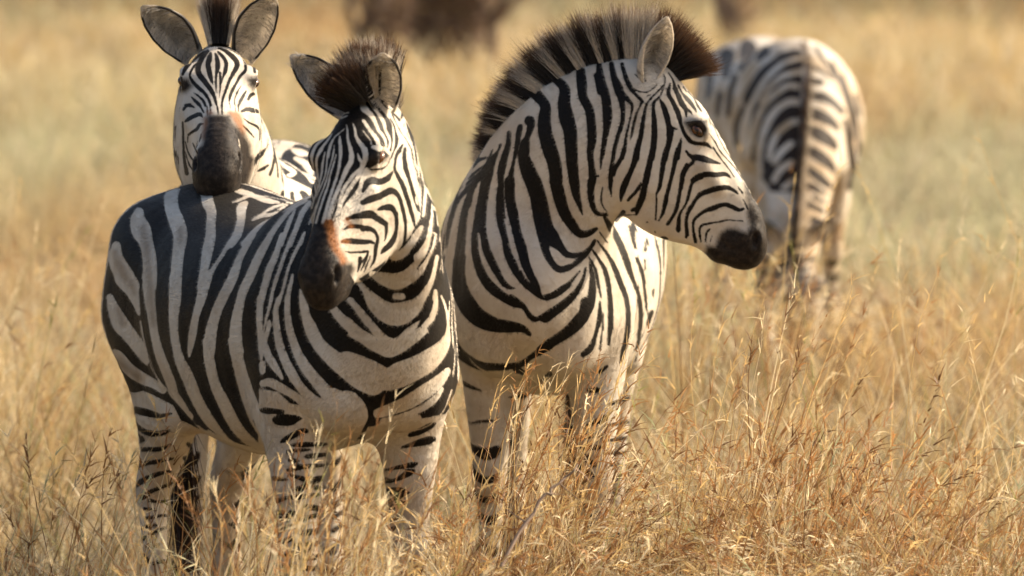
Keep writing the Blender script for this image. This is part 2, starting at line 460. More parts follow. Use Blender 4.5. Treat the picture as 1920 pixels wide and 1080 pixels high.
# cheek, dark lines
c.B('''
400 480 15,450 570 20,470 660 25,490 750 50,490 840 50,460 930 30,430 1000 25,410 1060 25;
430 420 25,500 580 12,560 690 12,620 770 12,680 880 20,715 970 25,730 1080 22;
400 380 15,470 430 30,530 500 40; 610 280 40,590 360 50,560 470 30; 600 560 15,595 600 15;
630 480 20,660 560 60,690 660 65,710 750 50,740 850 45,765 950 40,780 1080 40;
690 520 10,770 650 30,810 740 45,840 840 70,860 950 75,865 1080 75; 850 740 10,910 850 15,945 950 12,980 1050 25;
640 690 10,680 780 10; 580 860 30,540 920 50,500 990 50,470 1070 40; 612 910 40,602 1000 60,602 1080 60''')
c.T(680, 280, TH).B('''
540 20 50,490 80 45,470 180 40,465 290 45,510 390 60,570 500 70,620 640 70,660 760 65,700 900 60,740 1050 50;
440 320 20,400 370 60,350 430 90,240 470 100,140 450 110,60 490 100,20 580 60,0 620 30;
610 20 50,605 130 60,620 260 75,650 360 65,690 480 55,730 620 55,770 750 60,800 850 50,830 910 20;
700 30 15,720 130 15,750 240 12,785 330 22,800 430 25,830 560 10; 770 0 35,780 120 35,785 220 25;
865 0 75,870 150 70,865 300 45,865 450 35,865 600 40,860 750 30,850 900 25,830 1050 20;
980 120 25,985 250 50,975 400 55,970 550 70,960 700 80,950 850 85,935 1000 85; 1030 520 10,1035 650 22,1045 800 25,1050 950 60;
0 770 80,120 720 110,260 670 100,400 600 100,480 630 80,540 720 60,570 830 60,600 950 60,620 1060 55;
230 870 40,300 845 80,400 840 100,460 900 70,490 1000 55,495 1080 55; 0 940 100,120 930 100,200 990 90,290 1050 90,340 1080 70;
90 300 30,180 290 30,280 280 30,360 220 20,400 120 16''')
c.W('770 690 20,780 760 26,800 800 16')
c.T(680, 400, TH).B('''
0 20 95,110 30 90,190 60 90,280 110 80,330 170 60,345 250 50,330 350 30,315 400 15; 490 0 55,490 130 55,485 250 55,450 370 80,380 470 90,310 530 70,270 580 30;
600 0 50,620 130 45,620 250 45,610 370 40,580 460 25,520 540 10; 700 0 35,730 100 35,755 190 30,755 260 15; 850 0 30,830 120 15;
0 220 90,90 220 80,170 260 60,210 330 50,215 400 50,190 500 60,180 600 55,160 700 40,110 780 15;
0 420 60,100 410 60,160 430 40; 0 555 35,80 550 30,50 620 30,0 700 40; 110 620 20,60 760 20,20 850 16; 80 700 24,40 790 24''')
c.T(560, 400, TH).B('''
660 230 30,740 190 60,860 190 70,1000 225 80; 620 410 40,720 400 80,850 410 85,1000 415 70; 680 550 20,760 565 30,900 560 35,1000 550 40;
700 80 50,820 40 80,960 30 100,1080 30 95; 890 650 60,880 750 50,850 850 20; 1000 590 40,960 700 40,900 830 20''')
c.W('600 110 30,610 220 25,595 330 25,600 440 25')
c.R('430 150 120,470 250 150,500 380 150,540 500 110,600 600 110,640 700 110; 700 100 40,760 180 40; 640 400 50,700 410 40; 560 900 60,520 1000 50')
c.PM('60 560,100 260,150 200,250 215,330 180,380 230,400 330,400 430,470 560,560 650,600 760,680 740,760 730,800 800,760 900,740 1000,700 1080,640 1180,560 1290,440 1370,300 1370,100 1290,-20 1120,-40 950,0 800')
# eye and the pale lids round it
c.T(680, 160, TH).W('150 890 50,250 915 66,330 925 60,390 985 46; 20 1040 40,60 1000 30')
c.T(680, 280, TH).W('40 300 36,140 335 44,260 345 44,350 300 40; 395 240 26,420 150 26')
c.T(0, 0, 1).PM('692 299,700 291,710 289,720 290,727 294,722 301,714 305,704 306,697 304')
# forelegs
c.PW('486 728,520 735,560 770,600 775,640 800,660 800,665 1090,480 1090; 690 800,730 795,790 785,840 775,840 1090,670 1090,672 850')
c.T(440, 740, 420 / 1334).B(wider(1.5, '''
190 95 26,260 100 20; 270 150 45,330 150 45,380 140 20; 310 262 25,380 225 25; 425 215 22; 390 298 22,500 295 18; 
340 335 15,420 330 10; 340 390 22,370 395 15; 450 365 22,520 358 18; 340 445 22,400 430 22,520 420 14; 240 500 20,290 505 14; 370 490 18,450 510 26,510 500 26;
190 650 26,290 620 18; 200 590 20,230 585 16; 380 560 22,440 545 22,520 560 18; 220 700 20,320 700 18; 370 610 22,460 600 20; 215 760 26,320 730 20; 450 670 26,520 680 20; 240 820 26,310 790 22; 400 740 20,480 720 18; 260 880 24,330 860 22; 440 820 26,560 800 18;
590 790 14,560 850 14; 420 890 24,560 880 16; 330 950 20,420 930 18; 600 920 16,590 980 14; 440 970 26,560 960 16; 350 1030 24,560 1040 18;
1060 235 22,1110 215 26,1165 185 24; 1040 302 18,1140 275 34; 940 440 14,1040 420 22; 890 510 26,950 510 16,1030 470 28; 880 575 20,970 570 28; 900 645 14,995 600 22; 880 695 18,980 655 22; 800 740 30,830 720 20; 900 760 22,950 740 20; 890 830 22,940 800 18''', .45))
c.T(0, 0, 1).W('575 772 30,615 785 40,655 775 40')
# hind leg on the viewer's side
c.T(0, 0, 1).PW('214 718,245 722,290 742,325 760,345 800,345 1080,200 1080,200 740')
c.T(200, 520, TB).B('40 900 50,70 930 60,150 970 80,250 1030 60,350 1020 45,430 1050 50,500 1090 30')
c.T(200, 760, 260 / 878).B('''
80 20 50,120 80 60,150 50 40; 150 20 40,250 45 50,340 65 30,410 50 15; 170 100 15,230 160 35,300 180 40,370 170 30,405 155 12;
160 250 30,230 215 30; 190 180 20,230 215 30; 195 280 30,270 278 30,340 275 30,410 245 15; 170 390 50,230 370 35,320 355 28,420 335 15;
190 500 40,260 460 35,340 430 28,410 415 15; 230 580 40,290 540 28,370 510 22,440 480 12; 270 600 25,320 610 20,420 600 15;
240 655 25,320 660 18; 250 715 25,330 700 22,420 695 15; 215 780 25,260 765 25,320 755 15; 215 850 30,260 830 30,330 790 22,410 760 15;
250 890 20,290 910 20; 310 890 30,330 880 20; 230 950 40,270 990 30; 300 1000 25,360 985 25''')

prof = Coat(-1)           # the zebra shown in profile, pale ground, dark stripes
c = prof
c.C('815 540, 820 360, 905 280, 900 180, 1060 100, 1240 90, 1345 200, 1450 440, 1430 500, 1340 500, 1300 470, 1225 430, 1240 650, 1200 740, 1100 720, 1062 748, 950 790, 836 765')
TS, TN = 1 / 6, 240 / 1080
c.T(1120, 120, TS).B('''
20 0 60,40 200 110,90 350 110,110 500 110,115 620 110,100 750 75,75 900 60,55 1050 45;
160 0 60,190 150 80,240 280 110,265 380 80,280 450 70,290 560 55,275 680 55,230 820 50,195 950 50,180 1070 40;
280 340 80,340 400 60,390 460 40,385 560 25,355 680 25,325 820 35,310 940 45,280 1060 50;
280 0 45,310 120 50,360 240 60,420 330 40,480 390 40,510 425 35; 500 430 30,480 480 25,440 570 30,410 680 35,390 780 30,375 850 12;
400 280 30,480 310 18,560 315 15,630 275 15,670 235 12; 430 120 20,490 165 28,545 190 20; 560 360 10,600 345 12;
745 110 12,765 170 15,750 230 18,690 300 20,620 370 25,560 450 30,530 560 40,510 680 50,490 800 60,460 920 65,440 1060 70;
760 220 15,730 310 20,690 380 25,640 430 35,630 520 45,640 650 65,640 800 75,630 950 70,615 1070 60;
705 400 20,740 470 60,780 580 70,800 680 65,820 750 90,810 850 70,790 950 60,765 1070 60; 820 720 50,890 730 20;
820 220 20,800 330 50,840 410 50,880 490 60,920 590 60,940 680 40,980 780 45,1050 870 50; 945 840 15,925 920 50,900 1060 60;
800 100 15,850 180 25,880 280 50,940 420 60,990 500 50,1000 580 20''')
c.T(1120, 280, TS).B('''
60 0 45,45 120 35,38 215 20; 185 0 40,175 100 40,160 220 60,150 350 60,150 450 35,160 530 15; 300 0 50,270 100 50,210 200 50,180 280 60;
450 0 75,420 130 70,370 260 60,310 390 80,275 500 60,265 580 25;
620 0 65,590 150 70,555 300 80,530 430 70,500 550 80,460 650 70,440 730 30; 490 390 40,430 480 40,345 570 35; 390 685 40,440 660 50;
780 0 65,745 130 65,720 300 55,695 440 45,665 500 25,665 600 25,660 700 25,655 790 20;
905 0 60,870 150 55,830 330 45,790 480 50,765 600 55,735 720 40,690 800 20;
1010 180 60,960 280 55,940 400 45,915 550 45,885 680 45,840 770 40,790 840 40;
1080 340 40,1040 450 35,1000 600 30,950 690 25,920 760 40,910 900 60; 1070 610 30,1020 700 40,1000 820 40,1010 960 50;
60 430 18,45 560 25,70 650 20,110 700 12; 10 300 30; 300 740 14,420 735 14; 560 820 20''')
c.T(1260, 160, TS).B('''
100 440 40,140 540 45,210 630 50,300 655 40,380 660 50,450 710 15; 100 600 20,70 720 45,30 880 50,10 1000 35;
20 30 30,70 140 40,110 210 60,150 270 50,160 350 20; 150 260 30,200 290 30,225 325 15;
70 0 25,110 80 20,160 140 50,210 200 50,260 270 30,275 305 10; 130 20 25,160 70 15; 180 70 15,250 150 15,290 230 30,330 290 20; 390 320 20;
425 390 12,430 450 12; 415 370 10,470 470 10,540 620 12,620 760 12,720 880 12,830 980 12,880 1060 8;
420 540 10,480 630 18,540 740 18,620 830 18,700 920 16,760 1000 14,790 1060 10; 465 700 25,510 770 20,560 840 18,640 940 16,700 1030 14;
160 740 30,200 790 45,260 810 70,340 820 75,430 850 60,540 880 20; 240 840 40,230 870 40,170 920 50,130 1010 45,110 1070 40;
220 1070 40,300 1020 60,400 1000 65,500 1005 60,600 1000 50,660 1040 20; 170 420 20,260 410 24,370 410 24''')
c.T(1270, 330, TS).B('''
60 30 50,35 150 45,5 340 30; 270 10 60,190 50 50,150 120 40,120 250 35,80 340 25,30 420 30,15 520 45,10 620 40;
680 200 20,640 165 40,560 130 55,450 140 65,350 170 65,270 200 60,210 260 45,170 330 45,120 420 40,100 520 30,110 620 40,100 690 30;
740 370 35,690 380 45,600 340 55,520 320 50,400 360 60,300 400 45,220 460 40,180 520 35,180 620 35,205 740 40;
740 505 15,640 500 18,570 495 20,460 515 22,350 535 28,280 550 30,250 600 28,255 680 28,265 740 15;
365 595 20,330 640 28,315 740 18; 390 670 15,370 740 12; 680 120 15,730 190 25; 740 260 10,790 370 30''')
c.PM('745 75,790 80,890 150,985 330,1120 480,1150 700,1120 900,960 1080,770 1140,590 1140,440 1080,340 1000,310 880,340 795,430 800,470 700,490 650,560 600,650 600,700 620,790 650,820 560,790 420,800 340,780 240')
c.T(880, 120, TN).B('''
940 60 80,950 170 90,960 280 80,1010 380 80,1030 500 80,1035 640 80,1020 750 60,1030 850 60,1040 950 70,1030 1020 70;
690 100 60,800 200 90,800 330 110,820 450 130,850 560 120,860 700 110,870 850 100,885 1000 90;
560 250 100,640 350 90,635 460 110,640 580 120,680 720 130,720 850 120,735 1000 110;
510 480 90,520 520 70,490 620 50,470 680 90,460 780 100,490 880 130,540 1000 140;
430 530 50,415 600 50,400 700 40,380 800 30,360 900 40,345 1000 75; 335 580 40,330 680 50,300 780 60,270 900 70,265 1000 50;
265 680 25,240 740 25,190 820 70,150 940 100,140 1000 90; 200 720 15,140 850 25,80 950 40,40 1030 50;
1080 100 60,1110 230 70; 140 780 8,60 830 30,0 880 50''')
c.T(880, 340, TN).B('''
1030 0 70,1025 100 60,1040 200 50,1080 270 40,1160 280 30; 890 0 90,900 100 75,930 200 45,955 280 15;
730 0 110,760 130 110,800 260 100,870 370 90,930 440 70,1000 440 60,1070 400 35;
540 0 140,580 130 140,610 280 150,640 400 150,700 480 130,770 560 70,830 620 60,920 620 45,1000 580 40,1060 500 30;
620 430 110,630 500 90,650 600 70,690 680 60,750 740 60,830 730 55,920 670 50,1000 600 35,1060 520 15;
340 0 90,345 150 90,370 280 90,400 420 80,440 560 90,470 680 80,510 780 70,560 870 60,590 950 40;
270 0 50,260 150 70,270 330 80,300 480 60,330 620 70,390 740 80,460 850 60,540 920 60,620 980 40,700 960 50,780 900 40,850 850 30,930 760 16;
140 0 90,115 150 90,95 300 100,115 450 70,150 600 80,210 730 80,260 830 70,330 890 40,380 900 20;
60 330 50,45 500 60,60 650 70,110 790 80,180 890 90,280 970 80,370 1030 60,450 1060 30; 50 0 40,20 100 40,0 200 40''')
c.W('690 570 30,730 620 60,790 670 60,860 670 40; 300 320 14,340 480 20,390 620 20,430 740 16; 80 440 16,100 590 24,160 730 26,230 840 24,270 890 16')
c.T(800, 280, TB).B('''
560 75 15,440 110 50,330 200 70,240 280 60,190 370 50,130 470 20; 150 300 10,110 370 40,90 430 30;
560 120 10,450 210 25,350 290 25,230 370 20,120 470 15; 520 190 20,400 290 30,290 380 30,210 460 30,130 600 60,100 680 30;
540 220 40,440 310 50,340 400 50,280 480 50,230 600 60,200 720 60,170 880 60,150 1060 50; 250 400 20,190 520 20,150 700 20,115 860 25;
470 250 40,430 330 50,390 440 60,350 580 70,330 720 80,315 880 90,290 1060 100''')
c.T(820, 480, TB).B('''
60 0 40,40 120 45,25 260 40,50 350 15;
210 0 110,200 150 120,210 300 150,260 420 170,340 530 170,440 600 160,560 640 130,680 650 110,790 670 70,850 720 40;
680 390 80,780 450 50,860 560 50,920 580 50,1010 530 40,1080 490 40; 
160 760 40,190 870 90,280 950 90,400 1010 80,560 1020 70,700 1010 60,780 990 60,860 930 50,940 880 70,1020 830 80,1080 790 70; 120 1050 40;
730 1040 70,800 1080 50''')
c.T(1000, 380, TN).B('''
100 970 90,200 900 80,300 820 70,370 740 50,420 640 30,440 550 20; 310 1060 80,400 970 100,470 870 90,495 750 70,495 620 50,475 500 20;
300 700 40,200 770 50,110 800 60; 560 830 15,570 950 25,550 1050 30; 470 460 15,520 560 30,545 680 30,570 800 15; 590 950 12,590 1080 12;
500 400 20,560 490 30,610 590 45,640 750 45,650 900 50,650 1060 50; 540 320 15,620 430 30,680 540 45,730 670 50,780 800 45,800 950 45,800 1070 40;
600 120 30,660 220 60,720 330 60,770 450 60,810 570 50,850 680 35,890 800 40,905 950 40,905 1070 30; 560 250 15,620 330 15;
830 200 60,840 300 40,855 380 20; 870 470 30,915 580 35,935 720 25,950 850 25,965 950 15; 950 320 35,945 400 30; 940 480 15,940 560 15;
1010 740 25,1005 790 10; 1000 930 30,975 1020 40; 700 150 30,760 80 40''')
c.T(1000, 560, TN).B('''
440 30 90,420 150 100,340 240 100,230 320 90,130 380 80,60 430 70; 560 50 25,550 180 35,520 320 35,480 420 60,420 470 50;
590 120 12,580 260 14,560 420 25; 650 50 50,650 200 50,635 380 30; 790 20 40,800 160 45,790 300 45,760 440 45,735 540 25;
905 80 30,900 220 35,880 380 30,860 530 15; 1000 120 50,960 200 20; 960 430 50; 560 620 35,620 570 30''')

c.T(820, 680, 420 / 1194).B('70 50 30,140 110 26,235 150 12; 50 100 24,130 165 12; 380 185 10,450 178 30,500 150 24; 520 130 10,600 60 30')
# eye, left foreleg, left hind leg
c.T(1260, 160, TS).PM('150 425,220 402,330 388,392 400,405 500,355 572,290 572,228 530,180 470')
c.T(0, 0, 1).C('1055 740, 1125 740, 1112 1060, 1045 1060; 1128 730, 1215 730, 1180 970, 1116 970'.split(';')[0]).C('1128 730, 1215 730, 1180 970, 1116 970')
c.T(820, 680, 420 / 1194).B(wider(1.35, '''
730 415 18,790 392 24,865 390 18; 730 452 16,840 452 22; 720 492 22,790 500 22; 750 552 28,815 592 22; 790 512 22,828 538 26; 720 655 18,790 632 24; 730 712 24,775 702 18;
720 770 22,790 760 22; 730 835 24,800 820 22; 740 890 26,800 870 20; 810 330 16,880 300 32; 680 560 16,720 545 14; 690 610 16,740 615 14;
920 332 12,1035 310 18; 910 415 12,1030 400 18; 910 482 12,1020 480 18; 930 545 18,970 540 10; 940 215 16,1040 182 14; 900 300 10; 930 640 10,975 600 14; 930 690 12,960 680 12''', .3))

rest = Coat(-1)           # the zebra resting its chin, seen face on
c = rest
c.C('320 40, 520 40, 530 255, 600 245, 600 360, 340 350')
TQ, TR = 100 / 720, 200 / 1271
c.T(320, 50, TQ).B('''
590 100 80,580 190 50; 470 180 60,400 230 50,350 280 25; 330 220 30,270 310 20; 460 340 40,370 400 40,280 470 50,210 550 60,160 640 40;
500 330 50,420 430 70,370 560 80,390 650 80,460 740 75,540 850 65,590 950 50,620 1060 30;
400 470 40,310 540 35,260 650 35,290 730 45,370 820 55,450 890 50,510 980 40,540 1060 40;
540 360 40,520 440 80,505 520 70,525 620 75,550 720 50,570 780 15; 600 360 25,625 430 60,635 540 70,615 650 40,610 780 30,620 890 12;
665 620 30,670 780 30,655 960 12; 640 340 30,700 400 50; 310 890 15,380 940 30,440 1000 40,470 1070 35; 280 950 20,350 1020 50,400 1070 40;
200 1060 40,260 1050 40; 100 790 30,150 800 50,200 830 30; 140 690 40,140 740 50''')
c.T(410, 50, TQ).B('''
0 350 35,60 410 50,100 490 55,90 590 60,60 680 30,30 780 20,20 860 20;
0 290 30,80 320 50,170 390 70,240 470 75,240 550 70,190 640 55,140 740 45,100 850 40,60 960 35,40 1070 30;
30 260 20,150 290 40,260 340 60,340 390 60,400 460 40,470 540 40,490 610 45;
340 420 40,360 520 40,360 590 45,290 670 45,240 760 40,180 870 45,150 960 35,140 1040 15; 300 800 15,250 890 30,220 970 20,210 1050 15;
370 870 25,330 940 45,290 1010 45,270 1070 25; 60 150 40,150 170 40,220 220 20,330 290 15,430 360 12; 130 130 20,230 180 20,330 250 15;
60 235 12,190 270 12; 450 430 12,500 500 12; 400 980 40,440 920 50,490 910 40,540 960 30,570 990 25''')
c.T(330, 190, TR).B('''
90 100 30,130 50 40,180 55 40,220 75 15; 110 240 30,160 205 50,230 170 50,280 155 50,315 185 20; 150 400 30,200 360 35,250 330 40,280 280 40,320 265 20;
140 430 20,140 490 15; 260 490 30,290 440 20,300 390 12; 200 500 15,240 590 20,270 640 15; 290 60 30,330 130 20; 370 60 20,375 160 15; 400 30 20,415 130 15;
490 60 25,505 150 20; 550 20 25,550 150 20; 640 30 15,650 80 10; 700 20 15,710 120 10; 740 40 25,745 120 15; 780 120 30,850 95 50,930 110 60,1000 130 30;
810 205 15,880 260 25,950 290 30,1000 350 30,1000 450 20; 800 290 15,860 350 25,930 430 15; 1100 150 15,1130 260 15,1140 340 12;
1070 560 20,1010 630 60,960 690 50,940 760 15; 1100 760 25,1040 800 40,970 830 20; 1090 330 10,1100 450 12,1080 560 15;
1160 490 20,1170 620 25,1150 780 30,1120 870 40; 1200 650 20,1210 780 25,1220 900 30; 80 250 25,85 400 30,90 550 30,100 700 40,130 860 50;
110 480 15,150 620 20,220 720 25,310 800 20; 110 600 12,160 760 20,240 860 20''')
c.R('650 140 40,720 190 110,760 280 80,790 380 50; 360 220 50,355 320 60,340 420 40; 860 700 60,840 820 70,790 920 50; 400 140 40')
c.PM('380 180,420 170,500 160,640 170,680 250,770 360,830 430,880 520,890 640,930 690,900 800,870 930,840 1100,560 1160,380 1110,320 920,300 740,265 640,285 560,320 510,340 400,380 260')
c.T(380, 240, TB).B('''
700 100 60,720 160 40; 870 80 40,940 120 120,1000 130 110; 740 230 60,790 250 130,850 330 150,900 420 150,950 500 100,990 560 60''')
c.PB('690 60,1090 40,1090 640,900 560,740 470,700 330')
c.W('790 80 100,800 130 100,730 180 80,700 240 60,700 300 30; 830 200 30,900 230 70,960 240 30; 850 280 30,930 320 60,980 380 60,1000 480 60; 715 315 30,770 315 14; 730 350 24,830 390 50,820 430 40,740 440 24; 740 460 30,860 520 50,1000 590 50; 1030 60 50,1080 60 40')

c.T(0, 0, 1).PM('324 155,336 148,352 150,359 161,348 172,328 171; 466 149,480 142,497 144,497 160,484 168,471 160')
graz = Coat(-1)           # the grazing zebra, neck down towards the camera
c = graz
c.C('1300 60, 1640 60, 1640 420, 1600 480, 1380 480, 1300 330')
TZ = 300 / 1080
c.T(1300, 60, TZ).B(wider(1.35, '''
230 160 80,225 230 60,215 300 30; 370 110 90,340 190 50,320 250 25; 480 130 60,440 180 30; 110 300 40,110 380 30,90 450 20;
560 190 30,470 260 35,420 340 45,370 430 45,350 490 20; 710 215 50,620 250 55,550 280 40,500 330 20; 710 320 50,600 340 30,520 390 25,470 470 20;
680 400 40,600 430 60,520 480 60,470 550 50,440 640 40,410 760 25,400 860 20; 680 540 80,600 580 90,550 640 60,500 720 60,480 830 40,470 920 25;
640 700 90,600 760 60,550 850 30; 620 840 60,560 900 40; 620 950 50,550 1000 60,530 1060 30; 280 300 30,250 420 30,230 560 24; 330 520 30,290 640 30,290 760 26; 180 420 30,160 560 24'''))
c.T(1460, 60, TZ).B(wider(1.4, '''
215 230 20,280 260 20,350 310 15; 220 330 40,290 340 30;
220 430 45,300 440 50,370 480 40,430 540 30; 220 545 60,310 580 60,370 620 40,400 660 20; 210 655 50,290 700 70,360 750 50,390 790 20;
215 800 50,290 850 60,350 900 45,380 950 20; 210 935 40,270 980 50,330 1030 40; 200 1040 30,260 1070 30;
450 600 25,475 720 35,495 850 40,505 960 40,480 1050 35; 0 160 20,100 140 30,150 140 20; 0 250 50,100 220 40,150 210 30; 0 345 40,70 315 35,140 310 30;
0 440 50,80 420 40; 0 570 120,60 540 60; 20 720 60,50 700 50; 40 840 60,60 830 50'''))
c.T(1300, 60, TZ).PB('740 130,600 165,490 240,410 400,380 640,400 860,470 1000,540 1080,700 1080')
c.W('''720 175 26,620 205 32,540 265 34,470 345 34,420 435 34,385 510 30; 720 268 32,620 292 38,560 332 36,500 390 36,455 470 30; 700 368 38,640 362 38,560 412 44,490 475 44,440 565 42,410 655 38,390 745 34;
700 472 44,640 474 44,560 525 48,500 612 50,460 722 46,440 850 42,450 950 36; 690 602 40,640 622 44,570 682 44,530 762 42,510 850 36; 660 752 40,590 812 42,545 880 38; 660 882 40,590 925 42,545 1000 38; 680 1000 36,610 1050 36''')
c.T(0, 0, 1).B('1603 180 7,1622 260 9,1626 340 7; 1580 140 7,1607 240 9,1613 340 9,1600 430 7; 1560 115 7,1592 200 8,1600 260 5; 1612 200 6,1632 300 7,1632 400 6; 1530 90 8,1570 150 7')
c.T(1400, 300, 1 / 3).B('360 60 40,430 110 40,480 160 20; 370 140 25,440 190 25; 380 210 30,440 240 20; 350 250 35,430 290 30; 380 340 50,440 360 40; 240 470 40,250 540 30')
# ------------------------------------------------------------------ materials of the animals
def new_mat(name):
    m = bpy.data.materials.new(name); m.use_nodes = True
    return m, m.node_tree, m.node_tree.nodes['Principled BSDF']

class NT:
    def __init__(s, nt): s.nt = nt
    def n(s, t, **kw):
        x = s.nt.nodes.new(t)
        for k, v in kw.items(): setattr(x, k, v)
        return x
    def l(s, a, b): s.nt.links.new(a, b)
    def attr(s, name):
        x = s.n('ShaderNodeAttribute'); x.attribute_name = name; return x.outputs['Fac']
    def math(s, op, a, b=None, clamp=False):
        x = s.n('ShaderNodeMath', operation=op, use_clamp=clamp)
        for i, v in enumerate((a, b)):
            if v is None: continue
            if isinstance(v, (int, float)): x.inputs[i].default_value = v
            else: s.l(v, x.inputs[i])
        return x.outputs[0]
    def step(s, v, a, b):
        x = s.n('ShaderNodeMapRange', interpolation_type='SMOOTHSTEP'); s.l(v, x.inputs[0])
        x.inputs[1].default_value = a; x.inputs[2].default_value = b; return x.outputs[0]
    def noise(s, scale, detail=3.0, rough=0.6, vec=None):
        x = s.n('ShaderNodeTexNoise'); x.inputs['Scale'].default_value = scale; x.inputs['Detail'].default_value = detail
        x.inputs['Roughness'].default_value = rough
        if vec is not None: s.l(vec, x.inputs['Vector'])
        return x.outputs['Fac']
    def mix(s, f, a, b):
        x = s.n('ShaderNodeMix', data_type='RGBA')
        if isinstance(f, (int, float)): x.inputs[0].default_value = f
        else: s.l(f, x.inputs[0])
        for i, v in ((6, a), (7, b)):
            if isinstance(v, tuple): x.inputs[i].default_value = (*v, 1)
            else: s.l(v, x.inputs[i])
        return x.outputs[2]

def coat_material(name='zebra_coat', fur=False):
    m, nt, bs = new_mat(name); k = NT(nt)
    tc = k.n('ShaderNodeTexCoord').outputs['Object']
    mp = k.n('ShaderNodeMapping'); k.l(tc, mp.inputs[0]); mp.inputs['Scale'].default_value = (1, 1, .28)   # hair lies downward
    hair = k.noise(520, 2, .6, mp.outputs[0]); med = k.noise(60, 4, .65, tc); big = k.noise(7, 3, .6, tc)
    s_ = k.math('ADD', k.attr('stripe'), k.math('MULTIPLY', k.math('SUBTRACT', hair, .5), 3.2))
    s_ = k.math('ADD', s_, k.math('MULTIPLY', k.math('SUBTRACT', med, .5), 2.2))
    blk = k.step(s_, -1.0, 1.0)
    white = k.mix(k.step(big, .35, .7), (.66, .60, .505), (.55, .47, .37))
    white = k.mix(k.math('MULTIPLY', k.step(med, .5, .75), .35), white, (.42, .33, .23))
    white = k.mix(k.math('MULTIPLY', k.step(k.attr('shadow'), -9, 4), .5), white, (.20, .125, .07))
    white = k.mix(k.math('MULTIPLY', k.attr('dust'), k.step(big, .3, .7)), white, (.40, .29, .17))
    black = k.mix(k.step(hair, .42, .75), (.0065, .006, .006), (.020, .015, .011))
    black = k.mix(k.math('MULTIPLY', k.attr('dust'), .35), black, (.07, .045, .03))
    col = k.mix(blk, white, black)
    rust = k.math('MULTIPLY', k.step(k.math('ADD', k.attr('rust'), k.math('MULTIPLY', k.math('SUBTRACT', med, .5), 6)), -8, 5), .9)
    col = k.mix(rust, col, k.mix(k.step(hair, .35, .7), (.17, .058, .014), (.37, .135, .032)))
    mz = k.step(k.math('ADD', k.attr('muzzle'), k.math('MULTIPLY', k.math('SUBTRACT', hair, .5), 8)), -9, 5)
    col = k.mix(mz, col, k.mix(k.step(med, .35, .75), (.014, .0112, .010), (.045, .034, .026)))
    k.l(col, bs.inputs['Base Color'])
    bs.inputs['Roughness'].default_value = .5
    bs.inputs['Specular IOR Level'].default_value = .11
    bs.inputs['Sheen Weight'].default_value = .03; bs.inputs['Sheen Roughness'].default_value = .45
    bs.inputs['Sheen Tint'].default_value = (1, .93, .82, 1)
    if fur:
        na = k.n('ShaderNodeAttribute'); na.attribute_name = 'lie'; k.l(na.outputs['Vector'], bs.inputs['Normal'])
        bs.inputs['Roughness'].default_value = .42
        return m
    bp = k.n('ShaderNodeBump'); bp.inputs['Strength'].default_value = .30; bp.inputs['Distance'].default_value = .004
    hb = k.math('ADD', k.math('MULTIPLY', hair, .6), k.math('MULTIPLY', k.noise(34, 3, .6, tc), 1.3))
    k.l(hb, bp.inputs['Height']); k.l(bp.outputs[0], bs.inputs['Normal'])
    return m

def hair_material(name):
    """mane, ear and tail hair: colour comes with the hairs"""
    m, nt, bs = new_mat(name); k = NT(nt)
    a = k.n('ShaderNodeAttribute'); a.attribute_name = 'tone'
    tc = k.n('ShaderNodeTexCoord').outputs['Object']
    col = k.mix(k.math('MULTIPLY', k.step(k.noise(160, 3, .6, tc), .45, .75), .4), a.outputs['Color'], (.06, .045, .035))
    k.l(col, bs.inputs['Base Color'])
    bs.inputs['Roughness'].default_value = .5; bs.inputs['Specular IOR Level'].default_value = .35
    bs.inputs['Sheen Weight'].default_value = .15
    tr = k.n('ShaderNodeBsdfTranslucent'); k.l(col, tr.inputs[0])
    mx = k.n('ShaderNodeMixShader'); mx.inputs[0].default_value = .42
    out = nt.nodes['Material Output']
    k.l(bs.outputs[0], mx.inputs[1]); k.l(tr.outputs[0], mx.inputs[2]); k.l(mx.outputs[0], out.inputs[0])
    return m

def eye_material():
    m, nt, bs = new_mat('eye'); k = NT(nt)
    bs.inputs['Base Color'].default_value = (.012, .007, .004, 1); bs.inputs['Roughness'].default_value = .10
    bs.inputs['Specular IOR Level'].default_value = .45
    tc = k.n('ShaderNodeTexCoord').outputs['Object']
    k.l(k.mix(k.step(k.noise(90, 2, .5, tc), .4, .7), (.020, .011, .006), (.13, .048, .013)), bs.inputs['Base Color'])
    return m

M_COAT, M_FUR, M_HAIR, M_EYE = coat_material(), coat_material('zebra_fur', True), hair_material('zebra_hair'), eye_material()
CREAM, DARK, BROWN = np.array([.60, .53, .43]), np.array([.016, .013, .011]), np.array([.125, .060, .027])

# ------------------------------------------------------------------ building one zebra
UP = np.array([0., 0, 1])
class Body:
    def __init__(s, ox, oy, fx, fy, sc=1.0):
        s.o = np.array([ox, oy, 0.]); s.f = nrm([fx, fy, 0]); s.l = np.cross(UP, s.f); s.sc = sc
    def at(s, x, y, z): return s.o + s.sc * (x * s.f + y * s.l + z * UP)
    def loc(s, p):
        d = (np.asarray(p) - s.o) / s.sc; return d @ s.f, d @ s.l, d[..., 2]

def torso(b, fat=1.0, chest=1.0):
    T = [(-.735, 1.03, .07, .10, .13), (-.66, 1.03, .17, .19, .22), (-.50, 1.0, .255, .28, .31), (-.28, .975, .29, .29, .335),
         (-.02, .95, .32 * fat, .287, .35 * fat), (.20, .96, .30 * fat, .287, .325 * fat), (.40, .99, .25, .30, .30), (.55, .985, .20 * chest, .25, .26), (.66, .97, .13 * chest, .15, .19)]
    st = [[*b.at(x, 0, z), a * b.sc, u * b.sc, d * b.sc] for x, z, a, u, d in T]
    return Chain(st, UP, 'torso', .04, per=5, n=2.15)

